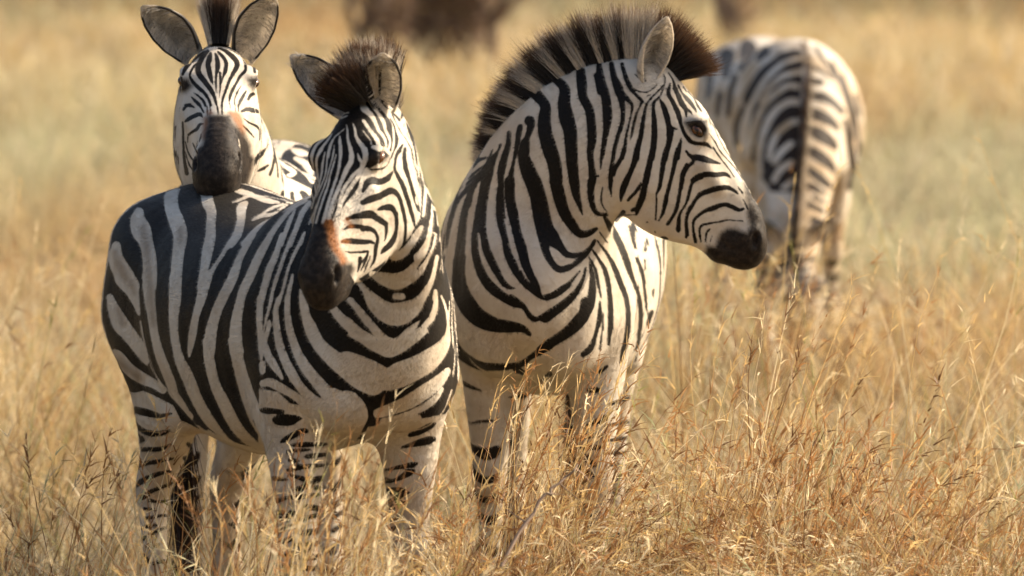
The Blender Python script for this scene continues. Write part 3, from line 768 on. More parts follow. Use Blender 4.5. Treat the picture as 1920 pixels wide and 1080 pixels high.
def legs(b, spec):
    """spec: per leg (kind, side, dx, dy, swing) """
    out = []
    for kind, sd, dx, dy, sw in spec:
        y = sd * (.155 + dy)
        if kind == 'h':
            T = [(-.47, .95, y * .9, .13, .20), (-.43, .80, y * 1.05, .105, .165), (-.46, .66, y * 1.05, .075, .105), (-.53, .55, y, .052, .066), (-.585, .465, y, .043, .055),
                 (-.585, .38, y, .034, .040), (-.575, .26, y, .031, .034), (-.565, .14, y, .037, .041), (-.545, .085, y, .036, .040), (-.52, .03, y, .05, .055), (-.515, .0, y, .052, .058)]
            top = .95
        else:
            T = [(.44, .86, y * .92, .105, .15), (.42, .74, y * .98, .085, .115), (.43, .62, y, .066, .080), (.43, .50, y, .050, .058), (.435, .42, y, .047, .052),
                 (.43, .36, y, .036, .038), (.43, .25, y, .030, .032), (.432, .14, y, .036, .039), (.445, .085, y, .035, .038), (.465, .03, y, .05, .054), (.47, .0, y, .052, .056)]
            top = .86
        st = []
        for x, z, yy, a, d in T:
            w = (top - z) / top
            st.append([*b.at(x + dx * w + sw * w * w, yy, z), a * b.sc, d * b.sc, d * b.sc])
        out.append(Chain(st, b.f, 'leg_' + kind + ('l' if sd > 0 else 'r'), .05, per=4, n=2.0))
    for sd in (1, -1):
        out.append(ell(b.at(-.49, sd * .15, 1.0), (.25 * b.sc, .125 * b.sc, .22 * b.sc), (b.f * .35 + UP * .94, b.f), 'haunch', .07))
        out.append(ell(b.at(.44, sd * .145, .93), (.24 * b.sc, .085 * b.sc, .13 * b.sc), (UP * .9 - b.f * .3, b.f), 'shoulder', .07))
        out.append(ell(b.at(.33, sd * .165, .79), (.11 * b.sc, .055 * b.sc, .075 * b.sc), (b.f * .8 - UP * .6, UP), 'shoulder', .045))
        out.append(ell(b.at(-.27, sd * .19, .72), (.10 * b.sc, .05 * b.sc, .055 * b.sc), (b.f * .8 - UP * .5, UP), 'haunch', .05))
        out.append(ell(b.at(.60, sd * .085, .86), (.12 * b.sc, .085 * b.sc, .09 * b.sc), (UP, b.f), 'breast', .06))
    return out

HS = .57 / 393
HEAD = [(0, 2, -115, .055), (40, 26, -175, .074), (90, 35, -210, .090), (141, 33, -216, .096), (190, 33, -203, .088), (223, 33, -184, .076), (258, 31, -154, .062),
        (297, 27, -122, .050), (324, 22, -101, .049), (353, 13, -97, .055), (376, 0, -88, .050), (388, -14, -66, .036)]
class Head:
    def __init__(s, o, x, zhint, sc=1.0, wide=1.0, deep=1.0):
        s.o = np.asarray(o, float); s.x = nrm(x); z = np.asarray(zhint, float); s.z = nrm(z - s.x * (z @ s.x)); s.y = np.cross(s.z, s.x); s.sc = sc * HS; s.w = wide * sc; s.deep = deep; s.m = sc
    def at(s, t, d, y=0.0):
        if d < 0: d *= s.deep
        return s.o + s.sc * (t * s.x + d * s.z) + y * s.y * s.m
    def chains(s):
        m = s.m
        st = [[*s.at(t, (a + b_) / 2), w * s.w, (a - b_ * 1) / 2 * s.sc, (a - b_ * 1) / 2 * s.sc] for t, a, b_, w in [(t, a, b2 * s.deep, w) for t, a, b2, w in HEAD]]
        for r, (t, a, b_, w) in zip(st, HEAD):
            r[:3] = list(s.o + s.sc * (t * s.x + (a + b_ * s.deep) / 2 * s.z))
        out = [Chain(st, s.z, 'head', .035, per=4, n=2.35)]
        for sd in (1, -1):
            out.append(ell(s.at(130, 10, sd * .072), (.036 * m, .024 * m, .022 * m), (s.x, s.z), 'head_brow', .03))
            out.append(ell(s.at(215, -22, sd * .062), (.11 * m, .014 * m, .014 * m), (s.x - s.y * sd * .22, s.z), 'head_ridge', .03))
            out.append(ell(s.at(140, -125, sd * .055), (.10 * m, .03 * m, .085 * m), (s.x, s.z), 'head_jowl', .04))
            out.append(ell(s.at(358, -20, sd * .036), (.035 * m, .019 * m, .026 * m), (s.x, s.z), 'head_nose', .02))
            out.append(ell(s.at(131, 1, sd * .108), (.024 * m, .02 * m, .017 * m), (s.x, s.z), 'head_socket', .012, sub=True))
            out.append(ell(s.at(366, -17, sd * .056), (.024 * m, .017 * m, .0085 * m), (s.x - s.z * .75, s.z + s.x * .75), 'head_nostril', .012, sub=True))
            out.append(ell(s.at(345, -70, sd * .056), (.055 * m, .010 * m, .0045 * m), (s.x + s.z * .25, s.z), 'head_mouth', .01, sub=True))
        for sd in (1, -1):
            out.append(Chain([[*s.at(t, d, sd * y), r * m, r * m, r * m] for t, d, y, r in ((108, 2, .084, .005), (120, 13, .087, .007), (136, 15, .087, .007), (154, 2, .082, .005))], s.z, 'head_lid', .010, per=3))
            out.append(Chain([[*s.at(t, d, sd * y), r * m, r * m, r * m] for t, d, y, r in ((110, -4, .086, .004), (131, -13, .087, .0055), (152, -4, .082, .004))], s.z, 'head_lid', .010, per=3))
        out.append(ell(s.at(340, -92), (.035 * m, .034 * m, .024 * m), (s.x, s.z), 'head_chin', .03))
        return out

def ear_mesh(base, axis, front, length, width, flip=1, curl=.25, band=True):
    """a leaf shaped cup, open towards front; returns verts, quads, tone"""
    a = nrm(axis); f = nrm(np.asarray(front, float) - a * (np.asarray(front, float) @ a)); sd_ = np.cross(a, f)
    ns, nf = 22, 17; V, C = [], []
    for lay in (0, 1):
        for i in range(ns):
            t = i / (ns - 1)
            w = width * .5 * (np.interp(t, [0, .12, .35, .55, .75, .9, 1], [.55, .72, .98, 1.0, .80, .48, .10]))
            op = np.interp(t, [0, .2, .5, 1], [2.6, 2.1, 1.75, 1.45])
            dep = np.interp(t, [0, .3, .7, 1], [1.0, .85, .6, .35])
            cen = base + a * (length * t) + f * (.10 * length * t * t - .02) + sd_ * flip * curl * .12 * length * math.sin(t * 3)
            for j in range(nf):
                u = (j / (nf - 1) * 2 - 1); ph = u * op
                r = w - (.006 if lay else 0) * (1 if t < .97 else .3)
                rad = sd_ * math.sin(ph) * r - f * math.cos(ph) * r * dep
                V.append(cen + rad + (f * .002 if lay else 0))
                edge = abs(u); 
                if lay == 0:
                    c = CREAM * 1.05
                    if .12 < t < .18: c = CREAM * .35
                    if .68 < t < .88 and band: c = DARK * 3
                    if t >= .88: c = CREAM * 1.2
                else:
                    g = .5 + .5 * math.sin(i * 2.1 + j * 3.7) * math.sin(i * .9 - j * 1.7)
                    c = np.array([.80, .75, .67]) * (.72 + .45 * g)
                    if edge < .3 and .2 < t < .7: c = c * .5
                    if t > .86: c = CREAM
                if edge > .96 and t < .90: c = (DARK * 1.5 if band else CREAM * 1.2) if t > .1 else c
                C.append(c)
    V = np.array(V); C = np.array(C); Q = []
    idx = lambda l, i, j: l * ns * nf + i * nf + j
    for i in range(ns - 1):
        for j in range(nf - 1):
            Q.append((idx(0, i, j), idx(0, i, j + 1), idx(0, i + 1, j + 1), idx(0, i + 1, j)))
            Q.append((idx(1, i, j), idx(1, i + 1, j), idx(1, i + 1, j + 1), idx(1, i, j + 1)))
        for j, o in ((0, 1), (nf - 1, -1)):
            q = (idx(0, i, j), idx(0, i + 1, j), idx(1, i + 1, j), idx(1, i, j)); Q.append(q if o > 0 else q[::-1])
    for j in range(nf - 1): Q.append((idx(0, ns - 1, j), idx(0, ns - 1, j + 1), idx(1, ns - 1, j + 1), idx(1, ns - 1, j)))
    hv, hq, hc = ear_hair(V, ns, nf, a, f)
    return np.vstack([V, hv]), np.vstack([np.array(Q), hq + len(V)]), np.vstack([C, hc])

def strands(roots, dirs, lens, wid, bend, c0, c1, seg=3, cpow=1.0):
    """flat tapering hairs; roots (N,3), bend (N,3) sideways sweep at the tip, colours root and tip"""
    n = len(roots); r = rng.normal(size=(n, 3)); s = np.cross(dirs, r); s /= np.linalg.norm(s, axis=1)[:, None]
    V = np.zeros((n, seg + 1, 2, 3)); C = np.zeros((n, seg + 1, 2, 3))
    for i in range(seg + 1):
        t = i / seg; p = roots + dirs * (lens * t)[:, None] + bend * (t * t)
        w = (wid * (1 - .85 * t))[:, None] * s * .5
        V[:, i, 0] = p - w; V[:, i, 1] = p + w
        cc = c0 + (c1 - c0) * (t ** cpow); C[:, i, 0] = cc; C[:, i, 1] = cc
    b = np.arange(n)[:, None] * (seg + 1) * 2
    Q = np.concatenate([np.concatenate([b + 2 * i, b + 2 * i + 1, b + 2 * i + 3, b + 2 * i + 2], 1) for i in range(seg)], 0)
    return V.reshape(-1, 3), Q, C.reshape(-1, 3)

def ear_hair(V, ns, nf, a, f):
    inner = V[ns * nf:].reshape(ns, nf, 3)
    n = 420
    i = rng.integers(1, ns - 2, n); j = rng.integers(0, nf, n)
    roots = inner[i, j]; cen = inner[i, nf // 2] + f * .012
    d = cen - roots + a * .012 + f * .012 + rng.normal(size=(n, 3)) * .008; d /= np.linalg.norm(d, axis=1)[:, None]
    g = rng.uniform(.5, 1.15, n)[:, None]
    return strands(roots, d, rng.uniform(.012, .03, n), rng.uniform(.0015, .003, n), a * .006 + np.zeros((n, 3)), np.array([.62, .57, .50]) * g, np.array([.75, .69, .60]) * g, 2)

def mane_mesh(ch, t0, t1, n, lenf, lean, field, spread=.022, sink=.02, wid=.0022, tipdark=.5, cpow=2.2):
    """upright crest of hair along the top of the neck; field(q, t, a) says dark (>=0) or pale (<0) hair"""
    t = rng.uniform(t0, t1, n); q = (t - t0) / (t1 - t0); a = rng.uniform(-1, 1, n)
    g = t * (len(ch.c) - 1); i = np.clip(g.astype(int), 0, len(ch.c) - 2); w = (g - i)[:, None]
    m = lambda A: A[i] * (1 - w) + A[i + 1] * w
    c, tg, u, sd_, r = m(ch.c), m(ch.t), m(ch.u), m(ch.side), m(ch.r)
    A1 = a[:, None]
    roots = c + u * (r[:, 1:2] * (1 - .10 * A1 * A1) - sink) + sd_ * A1 * spread
    clump = vnoise(np.stack([t * 60, a * 1.5, t * 0], 1), 11)
    L = lenf(q) * rng.uniform(.84, 1.05, n) * (1 + .13 * clump) * np.where(rng.random(n) < .04, 1.12, 1)
    d = u + tg * (lean(q) + .10 * clump)[:, None] + sd_ * A1 * .16 + rng.normal(size=(n, 3)) * .05
    d /= np.linalg.norm(d, axis=1)[:, None]
    bend = rng.normal(size=(n, 3)) * .008 - UP * .004
    k = field(q, t, a)
    c0 = np.where((k < 0)[:, None], CREAM * 1.35 * rng.uniform(.75, 1.05, (n, 1)), DARK * rng.uniform(.8, 1.8, (n, 1)))
    c1 = np.where(((k >= 0) | (rng.random(n) < tipdark))[:, None], BROWN * rng.uniform(.35, 1.3, (n, 1)), CREAM * .7)
    return strands(roots, d, L, rng.uniform(.7, 1.3, n) * wid, bend, c0, c1, 5, cpow)

def soft_mesh(name, V, Q, C, parent, mat=None):
    me = mesh_np(name, V, Q); cattr(me, 'tone', np.clip(C, 0, 1)); return link(name, me, mat or M_HAIR, parent)

ORDER = []
def build(name_label, b, hd, chains, coat, h, fine, parts, legband=.062, fur=0, dusty=0.0):
    F, lo = solid(chains, h)
    V, Q = surface_nets(F, h, lo); V = smooth(V, Q, 2)
    del F
    extra = []
    if fine is not None:
        sel = fine(V[Q].mean(1))
        V, Q, extra = refine(V, Q, sel)
    V = V + (.0022 * vnoise(V * 8, 61) + .0012 * vnoise(V * 21, 62))[:, None] * np.array([1, 1, .6])
    V = np.where(np.arange(3)[None] == 2, np.maximum(V, 0.0), V)
    me = mesh_np('zebra_body', V, Q, extra)
    nv = len(V)
    N = np.empty(nv * 3, np.float32); me.vertices.foreach_get('co', N); me.vertex_normals.foreach_get('vector', N); N = N.reshape(-1, 3)
    # nearest section of every vertex: its place along the limb and across it
    best = np.full(nv, 9.0); cid = np.zeros(nv, int); X = np.zeros(nv); cc = np.zeros((nv, 3)); side = np.zeros((nv, 3)); par = np.zeros(nv); UPV = np.zeros(nv); tang = np.zeros((nv, 3))
    for ci, ch in enumerate(chains):
        if ch.sub: continue
        R = ch.r.max(1)
        for j in range(len(ch.c) - 1):
            rr = max(R[j], R[j + 1]) + .06
            a = np.minimum(ch.c[j], ch.c[j + 1]) - rr; b2 = np.maximum(ch.c[j], ch.c[j + 1]) + rr
            s = np.nonzero(((V > a) & (V < b2)).all(1))[0]
            if not len(s): continue
            f, t, x, y = ch.seg(j, V[s])
            ok = f < best[s]; s2 = s[ok]
            best[s2] = f[ok]; cid[s2] = ci; X[s2] = x[ok]; par[s2] = (j + t[ok]) / (len(ch.c) - 1); UPV[s2] = y[ok]
            side[s2] = ch.side[j]; tang[s2] = ch.t[j] * (1 if ch.name[:3] in ('leg', 'hea') else -1)
    names = np.array([c_.name for c_ in chains])[cid]
    isleg = np.char.startswith(names, 'leg'); ishead = np.char.startswith(names, 'head')
    Vm = V - 2 * X[:, None] * side                       # mirrored across the animal's own middle
    if hd is not None:
        dy = (V[ishead] - hd.o) @ hd.y; Vm[ishead] = V[ishead] - 2 * dy[:, None] * hd.y; side[ishead] = hd.y
    lx, ly, lz = b.loc(V)
    body_mid = np.isin(names, ['haunch', 'shoulder', 'breast', 'torso'])
    Vm[body_mid] = V[body_mid] - 2 * (ly[body_mid] * b.sc)[:, None] * b.l; side[body_mid] = b.l
    Nm = N - 2 * np.sum(N * side, 1)[:, None] * side
    def facing(p, n_): d = CAM - p; d /= np.linalg.norm(d, axis=1)[:, None]; return np.sum(d * n_, 1)
    x, y = proj(V); f1, mz, ru, sh, cov = coat_eval(coat, x, y)
    w1 = sstep(.02, .2, facing(V, N)) * sstep(-4, 4, cov)
    x2, y2 = proj(Vm); f2, mz2, ru2, sh2, cov2 = coat_eval(coat, x2, y2)
    w2 = sstep(.02, .2, facing(Vm, Nm)) * sstep(-4, 4, cov2)
    # what the photograph does not show: banding round the limb
    wob = vnoise(V * 5, 3) * .35 + vnoise(V * 13, 4) * .15
    fp = 6 * np.cos(2 * np.pi * (lx / .125 + wob * .6 + .25 * (lz - 1) * np.sign(.2 - lx)))
    for ci, ch in enumerate(chains):
        if ch.name == 'neck':
            s = cid == ci; fp[s] = 6 * np.cos(2 * np.pi * (par[s] * 7 + wob[s] * .5))
    s = ishead; 
    if hd is not None: fp[s] = 4 * np.cos(2 * np.pi * (((V[s] - hd.o) @ hd.x) / .03 + wob[s]))
    lam = legband * np.interp(lz, [0, .45, .9], [.60, .80, 1.15])
    ph = lz / lam + wob * .9 + .45 * vnoise(V * 9, 17) + .5 * (N @ b.f)
    outer = np.where(ly > 0, 1, -1) * (N @ b.l) + .55 * (N @ b.f) * np.sign(lx)
    thr = np.interp(lz, [0, .3, .6, .95], [0.0, .12, .34, .40]) + .9 * sstep(.05, -.55, outer) + .25 * vnoise(V * 16, 9)
    fl = 6 * (np.cos(2 * np.pi * ph) - thr)
    legw = sstep(.78, .66, lz) * (isleg | body_mid)
    fp = fp * (1 - legw) + fl * legw
    belly = sstep(-.55, -.92, N[:, 2]) * (lz > .5) * body_mid
    fp = np.where(belly > .5, -6, fp)
    f = w1 * f1 + (1 - w1) * (w2 * f2 + (1 - w2) * fp)
    g = lambda a, b_: np.maximum(np.where(w1 > .4, a, -30), np.where((w2 > .4) & (w1 <= .4), b_, -30))
    mzf = g(mz, mz2)
    if hd is not None:
        ht = np.where(ishead, (V - hd.o) @ hd.x / hd.sc, 0); hid = (w1 <= .5) & (w2 <= .5)
        mzf = np.where(hid & ishead, np.clip((ht - 330) * .6, -30, 20), mzf); mzf = np.where(ishead & (ht > 352), np.maximum(mzf, (ht - 352) * .8), mzf)
    mzf = np.where(ishead, mzf, -30); rus = np.where(ishead, g(ru, ru2), -30)
    vattr(me, 'stripe', f); vattr(me, 'muzzle', mzf); vattr(me, 'rust', rus); vattr(me, 'shadow', g(sh, sh2))
    dust = np.maximum(sstep(.75, .25, lz) * .7, dusty); vattr(me, 'dust', dust)  # dirt on the lower legs; the second term tints the whole coat tan
    AT = dict(stripe=f, muzzle=mzf, rust=rus, shadow=g(sh, sh2), dust=dust)
    root = bpy.data.objects.new('zebra', None); scene.collection.objects.link(root)
    root.location = b.o; root['label'] = name_label; root['category'] = 'zebra'; root['group'] = 'zebras standing in the dry grass'
    bpy.context.view_layer.update()
    link('body', me, M_COAT, root)
    if fur:
        tang[body_mid] = -b.f * .8 - UP * .5
        A_, B_, D_ = V[Q[:, 0]], V[Q[:, 1]], V[Q[:, 3]]
        ar = np.linalg.norm(np.cross(B_ - A_, D_ - A_), axis=1); cum = np.cumsum(ar); pick = np.searchsorted(cum, rng.random(fur) * cum[-1])
        qq = Q[pick]; uu, vv = rng.random((fur, 1)), rng.random((fur, 1))
        W4 = [(1 - uu) * (1 - vv), uu * (1 - vv), uu * vv, (1 - uu) * vv]
        mixq = lambda X_: sum(w_ * (X_[qq[:, i_]] if X_.ndim > 1 else X_[qq[:, i_]][:, None]) for i_, w_ in enumerate(W4))
        p, nn_, tt = mixq(V), mixq(N), mixq(tang)
        nn_ /= np.linalg.norm(nn_, axis=1)[:, None]
        tt = tt - nn_ * np.sum(tt * nn_, 1)[:, None]; tt /= np.linalg.norm(tt, axis=1)[:, None] + 1e-6
        hdv = ishead[qq[:, 0]]
        d_ = tt + .34 * nn_ + rng.normal(size=(fur, 3)) * .16 + .25 * np.stack([vnoise(p * 14, s_) for s_ in (71, 72, 73)], 1); d_ /= np.linalg.norm(d_, axis=1)[:, None]
        L = np.where(hdv, .005, .0082) * rng.uniform(.6, 1.3, fur); wv = np.cross(d_, nn_) * .0006
        fv = np.stack([p - wv, p + wv, p + d_ * L[:, None]], 1).reshape(-1, 3)
        fm = mesh_np('fur', fv, np.arange(fur * 3).reshape(-1, 3))
        for kx, vx in AT.items(): vattr(fm, kx, np.repeat(mixq(np.asarray(vx, float))[:, 0], 3))
        ly_ = fm.attributes.new('lie', 'FLOAT_VECTOR', 'POINT'); nb = nn_ + .35 * d_ + rng.normal(size=(fur, 3)) * .12; nb /= np.linalg.norm(nb, axis=1)[:, None]
        ly_.data.foreach_set('vector', np.repeat(nb, 3, 0).astype(np.float32).ravel())
        link('fur', fm, M_FUR, root)['kind'] = 'stuff'
    if hd is not None:
        for sd in (1, -1):
            bm = bmesh.new(); bmesh.ops.create_uvsphere(bm, u_segments=20, v_segments=14, radius=.0200 * hd.m)
            p = hd.at(131, 1, sd * .081)
            A_ = np.stack([hd.x * 1.15 + hd.z * .25, hd.z * .72 - hd.x * .16, hd.y], 1)
            for v in bm.verts: v.co = Vector(A_ @ np.array(v.co) + p)
            e = bpy.data.meshes.new('eye'); bm.to_mesh(e); bm.free(); e.shade_smooth()
            link('eye', e, M_EYE, root)
    for nm, (v_, q_, c_) in parts: soft_mesh(nm, v_, q_, c_, root)
    # a tail with a dark tuft
    tl = [b.at(-.735, 0, 1.10), b.at(-.80, 0, 1.0), b.at(-.80, .01, .80), b.at(-.77, .015, .62), b.at(-.76, .01, .42)]
    tc_ = Chain([[*p, r, r, r] for p, r in zip(tl, (.035, .03, .022, .018, .01))], b.f, 'tail', per=5)
    ring = []; 
    for i in range(len(tc_.c)):
        for q in range(8):
            a = q / 8 * 2 * np.pi; ring.append(tc_.c[i] + tc_.r[i][0] * (math.cos(a) * tc_.u[i] + math.sin(a) * tc_.side[i]))
    qs = [(i * 8 + q, i * 8 + (q + 1) % 8, i * 8 + 8 + (q + 1) % 8, i * 8 + 8 + q) for i in range(len(tc_.c) - 1) for q in range(8)]
    tone = np.array([CREAM if (i // 2) % 2 else DARK for i in range(len(tc_.c)) for q in range(8)])
    nS = 700; k = rng.uniform(.5, 1, nS); pr = np.array([tc_.at(t)[0] for t in k]) + rng.normal(size=(nS, 3)) * .012
    d = np.tile(-UP, (nS, 1)) + rng.normal(size=(nS, 3)) * .07; d /= np.linalg.norm(d, axis=1)[:, None]
    sv, sq, sc_ = strands(pr, d, rng.uniform(.18, .34, nS), np.full(nS, .004), rng.normal(size=(nS, 3)) * .02, np.tile(DARK, (nS, 1)), np.tile(BROWN * .6, (nS, 1)), 3)
    soft_mesh('tail', np.vstack([np.array(ring), sv]), np.vstack([np.array(qs), sq + len(ring)]), np.vstack([tone, sc_]), root)
    print('zebra', nv, 'verts'); return root

HRES = .0062                        # modelling grid in metres

def near(pt, r):
    return lambda c_: np.linalg.norm(c_ - pt, axis=1) < r

# ---- the zebra whose back carries another one's chin
if True:
    b = Body(-.575, 14.74, .42, -.907)
    hd = Head(P(686, 180, 13.92), (-.13, -.335, -.45), (-.30, -.70, .55), .95)
    crestE = nrm(hd.z * .35 - hd.x * .94)
    nk = Chain([[*b.at(.36, 0, 1.02), .19, .27, .27], [*b.at(.55, 0, 1.10), .145, .25, .25], [*(b.at(.66, 0, 1.22) * .9 + hd.at(70, -100) * .1), .115, .205, .205],
                [*(hd.at(60, -150) * .62 + b.at(.62, 0, 1.22) * .38), .100, .17, .17], [*hd.at(70, -110), .085, .13, .13]],
               [UP * .8 - b.f * .6, UP * .7 - b.f * .7, UP * .6 - b.f * .8, (UP * .4 - b.f * .5) + crestE * .5, crestE], 'neck', .08, per=6)
    ch = [torso(b, .97, .95), nk] + legs(b, [('h', -1, .03, -.01, 0), ('h', 1, -.12, -.06, 0), ('f', -1, .03, 0, 0), ('f', 1, -.02, 0, 0)]) + hd.chains()
    ears = [('ear', ear_mesh(hd.at(22, -25, -.055), P(552, 112, 14.0) - hd.at(22, -25, -.055), (-.25, -1, -.1), .205, .100, 1)),
            ('ear', ear_mesh(hd.at(26, -16, .058), P(716, 88, 13.80) - hd.at(26, -16, .058), (.10, -1, -.05), .170, .100, -1))]
    mane = mane_mesh(nk, .52, .98, 5000, lambda q: .085 + .035 * np.sin(np.minimum(q, 1) * 2.6), lambda q: -.1 + .35 * q, lambda q, t, a: np.sin(q * 40), tipdark=.8)
    fl = Chain([[*hd.at(-70, -75), .035, .03, .03], [*hd.at(-30, -32), .034, .03, .03], [*hd.at(4, -6), .030, .03, .03], [*hd.at(40, 14), .026, .03, .03]],
               [UP + b.f * -.2, UP, UP + hd.z * .3, hd.z + UP * .2 - hd.y * .6], 'forelock', per=5)
    lock = mane_mesh(fl, 0, 1, 8000, lambda q: .085 + .045 * np.sin(q * 2.6), lambda q: -.35 + .95 * q, lambda q, t, a: np.where((np.sin(q * 24 + 1) < -.1) & (q < .88), -1, 1), spread=.03, cpow=3.5, wid=.0030)
    mane = [np.vstack([mane[0], lock[0]]), np.vstack([mane[1], lock[1] + len(mane[0])]), np.vstack([mane[2], lock[2]])]
    build('zebra at left with its head turned, carrying another zebra\'s chin on its back', b, hd, ch, chin, HRES, near(hd.at(190, -80), .36), ears + [('mane', mane)], fur=330000)

# ---- the zebra with its head in profile
if True:
    b = Body(.112, 16.20, -.085, -.996)
    hd = Head(P(1235, 130, 15.5), (.53, .04, -.85), (.85, 0, .53), .985, 1.0, .97)
    U = lambda a, c_: nrm([a, 0.05, c_])
    nk = Chain([[*P(968, 500, 15.95), .19, .27, .27], [*P(988, 412, 15.72), .155, .220, .25], [*P(1042, 325, 15.58), .122, .200, .212], [*P(1108, 262, 15.53), .100, .192, .186], [*P(1178, 230, 15.5), .084, .178, .16], [*P(1240, 224, 15.5), .07, .155, .13]],
               [U(-.30, .95), U(-.36, .93), U(-.40, .91), U(-.22, .97), U(.0, 1), U(.1, 1)], 'neck', .06, per=6)
    ch = [torso(b, .95, 1.05), nk] + legs(b, [('h', -1, 0, 0, 0), ('h', 1, .02, -.02, 0), ('f', -1, .0, -.02, 0), ('f', 1, .05, 0, 0)]) + hd.chains()
    ears = [('ear', ear_mesh(hd.at(10, -34, -.060), P(1248, 40, 15.40) - hd.at(10, -34, -.060), (.42, -.9, 0), .195, .088, 1, band=False)),
            ('ear', ear_mesh(hd.at(22, -30, .055), P(1262, 60, 15.62) - hd.at(22, -30, .055), (.9, .3, 0), .17, .085, -1))]
    def fb(q, t, a):
        k_ = np.linspace(0, 1, 400); pp = np.array([nk.at(v)[0] + nk.at(v)[2] * (nk.at(v)[4][1] - .045) for v in k_]); x, y = proj(pp)
        return np.interp(t, k_, coat_eval(prof, x, y)[0]) + rng.normal(size=len(t)) * .6
    mane = mane_mesh(nk, .18, .93, 13000, lambda q: .055 + .100 * np.minimum(1, q * 1.5), lambda q: -.70 + .85 * q, fb, tipdark=.85, cpow=6.0)
    fl = Chain([[*hd.at(-20, -12), .03, .03, .03], [*hd.at(10, 0), .03, .03, .03], [*hd.at(38, 10), .026, .03, .03]], hd.z, 'forelock', per=5)
    lock = mane_mesh(fl, 0, 1, 3600, lambda q: .15 - .03 * q, lambda q: -.45 + 1.1 * q, lambda q, t, a: t * 0 + 1, spread=.016)
    mane = [np.vstack([mane[0], lock[0]]), np.vstack([mane[1], lock[1] + len(mane[0])]), np.vstack([mane[2], lock[2]])]
    build('zebra in the middle with its head in profile and tall upright mane', b, hd, ch, prof, HRES, near(hd.at(190, -80), .36), ears + [('mane', mane)], fur=330000)

# ---- the zebra resting its chin
if True:
    hd = Head(P(411, 82, 15.50), (.035, -.885, -.462), (.05, -.462, .885), 1.07, 1.12)
    b = Body(-.722, 16.58, -.05, -.999)
    crestE = nrm(hd.z * .45 - hd.x * .9)
    nk = Chain([[*b.at(.36, 0, 1.0), .18, .25, .25], [*b.at(.55, 0, 1.10), .140, .22, .24], [*(b.at(.62, 0, 1.16) * .6 + hd.at(60, -120) * .4), .130, .18, .19], [*hd.at(60, -110), .095, .135, .135]],
               [UP * .8 - b.f * .6, UP * .7 - b.f * .7, UP * .5 - b.f * .6, crestE], 'neck', .08, per=6)
    ch = [torso(b), nk] + legs(b, [('h', -1, 0, 0, 0), ('h', 1, 0, 0, 0), ('f', -1, 0, 0, 0), ('f', 1, 0, 0, 0)]) + hd.chains()
    ears = [('ear', ear_mesh(hd.at(16, -30, -.058), P(257, 2, 15.40) - hd.at(16, -30, -.058), (-.25, -1, 0), .225, .108, 1)),
            ('ear', ear_mesh(hd.at(16, -30, .058), P(528, -42, 15.40) - hd.at(16, -30, .058), (.25, -1, 0), .225, .108, -1))]
    fl = Chain([[*hd.at(-60, -60), .03, .03, .03], [*hd.at(0, -10), .03, .03, .03], [*hd.at(25, 8), .03, .03, .03]], UP * .9 + hd.z * .2, 'forelock', per=5)
    mane = mane_mesh(fl, 0, 1, 3600, lambda q: .15 - .02 * q, lambda q: 0.0 * q, lambda q, t, a: np.where(np.abs(a) > .72, -1, 1), spread=.026)
    m2 = mane_mesh(nk, .45, .97, 3000, lambda q: .09 + 0 * q, lambda q: 0 * q, lambda q, t, a: np.sin(q * 40))
    mane = (np.vstack([mane[0], m2[0]]), np.vstack([mane[1], m2[1] + len(mane[0])]), np.vstack([mane[2], m2[2]]))
    build('zebra facing the camera with its dark muzzle resting on another zebra\'s back', b, hd, ch, rest, max(HRES, .007), near(hd.at(190, -80), .36), ears + [('mane', mane)], fur=180000)

# ---- the grazing zebra behind
if True:
    b = Body(1.13, 24.40, .12, -.99, 1.0)
    pol = P(1488, 455, 23.35)
    hd = Head(pol, (.16, -.10, -.95), (.15, -.95, .12), .95)
    nk = Chain([[*b.at(.30, 0, 1.02), .21, .26, .26], [*b.at(.52, 0, 1.0), .20, .25, .24], [*b.at(.74, -.05, .86), .175, .19, .20], [*(hd.at(40, -90) + UP * .10), .13, .15, .15], [*hd.at(60, -90), .09, .12, .12]],
               [UP * .95 + b.f * .1, UP * .85 + b.f * .5, UP * .6 + b.f * .8, UP * .25 + b.f, hd.z], 'neck', .09, per=6)
    ch = [torso(b, 1.06), nk] + legs(b, [('h', -1, 0, 0, 0), ('h', 1, 0, 0, 0), ('f', -1, .1, 0, 0), ('f', 1, -.1, 0, 0)]) + hd.chains()
    ears = [('ear', ear_mesh(hd.at(20, -20, .055), P(1592, 395, 23.3) - hd.at(20, -20, .055), (.6, -.8, -.3), .19, .09, -1)),
            ('ear', ear_mesh(hd.at(20, -20, -.055), P(1425, 420, 23.3) - hd.at(20, -20, -.055), (-.6, -.8, -.3), .19, .09, 1))]
    mane = mane_mesh(nk, .18, .97, 5000, lambda q: .06 + 0 * q, lambda q: 0 * q, lambda q, t, a: np.where(a < .35, 1, -1), wid=.004, spread=.016, tipdark=.15)  # pale hair on one side paints the sunlit half of the mane
    build('blurred zebra behind at right grazing with its head lowered in the grass', b, hd, ch, graz, max(HRES, .009), None, ears + [('mane', mane)], dusty=.9)  # whole coat tinted tan, less white
GRASS = True
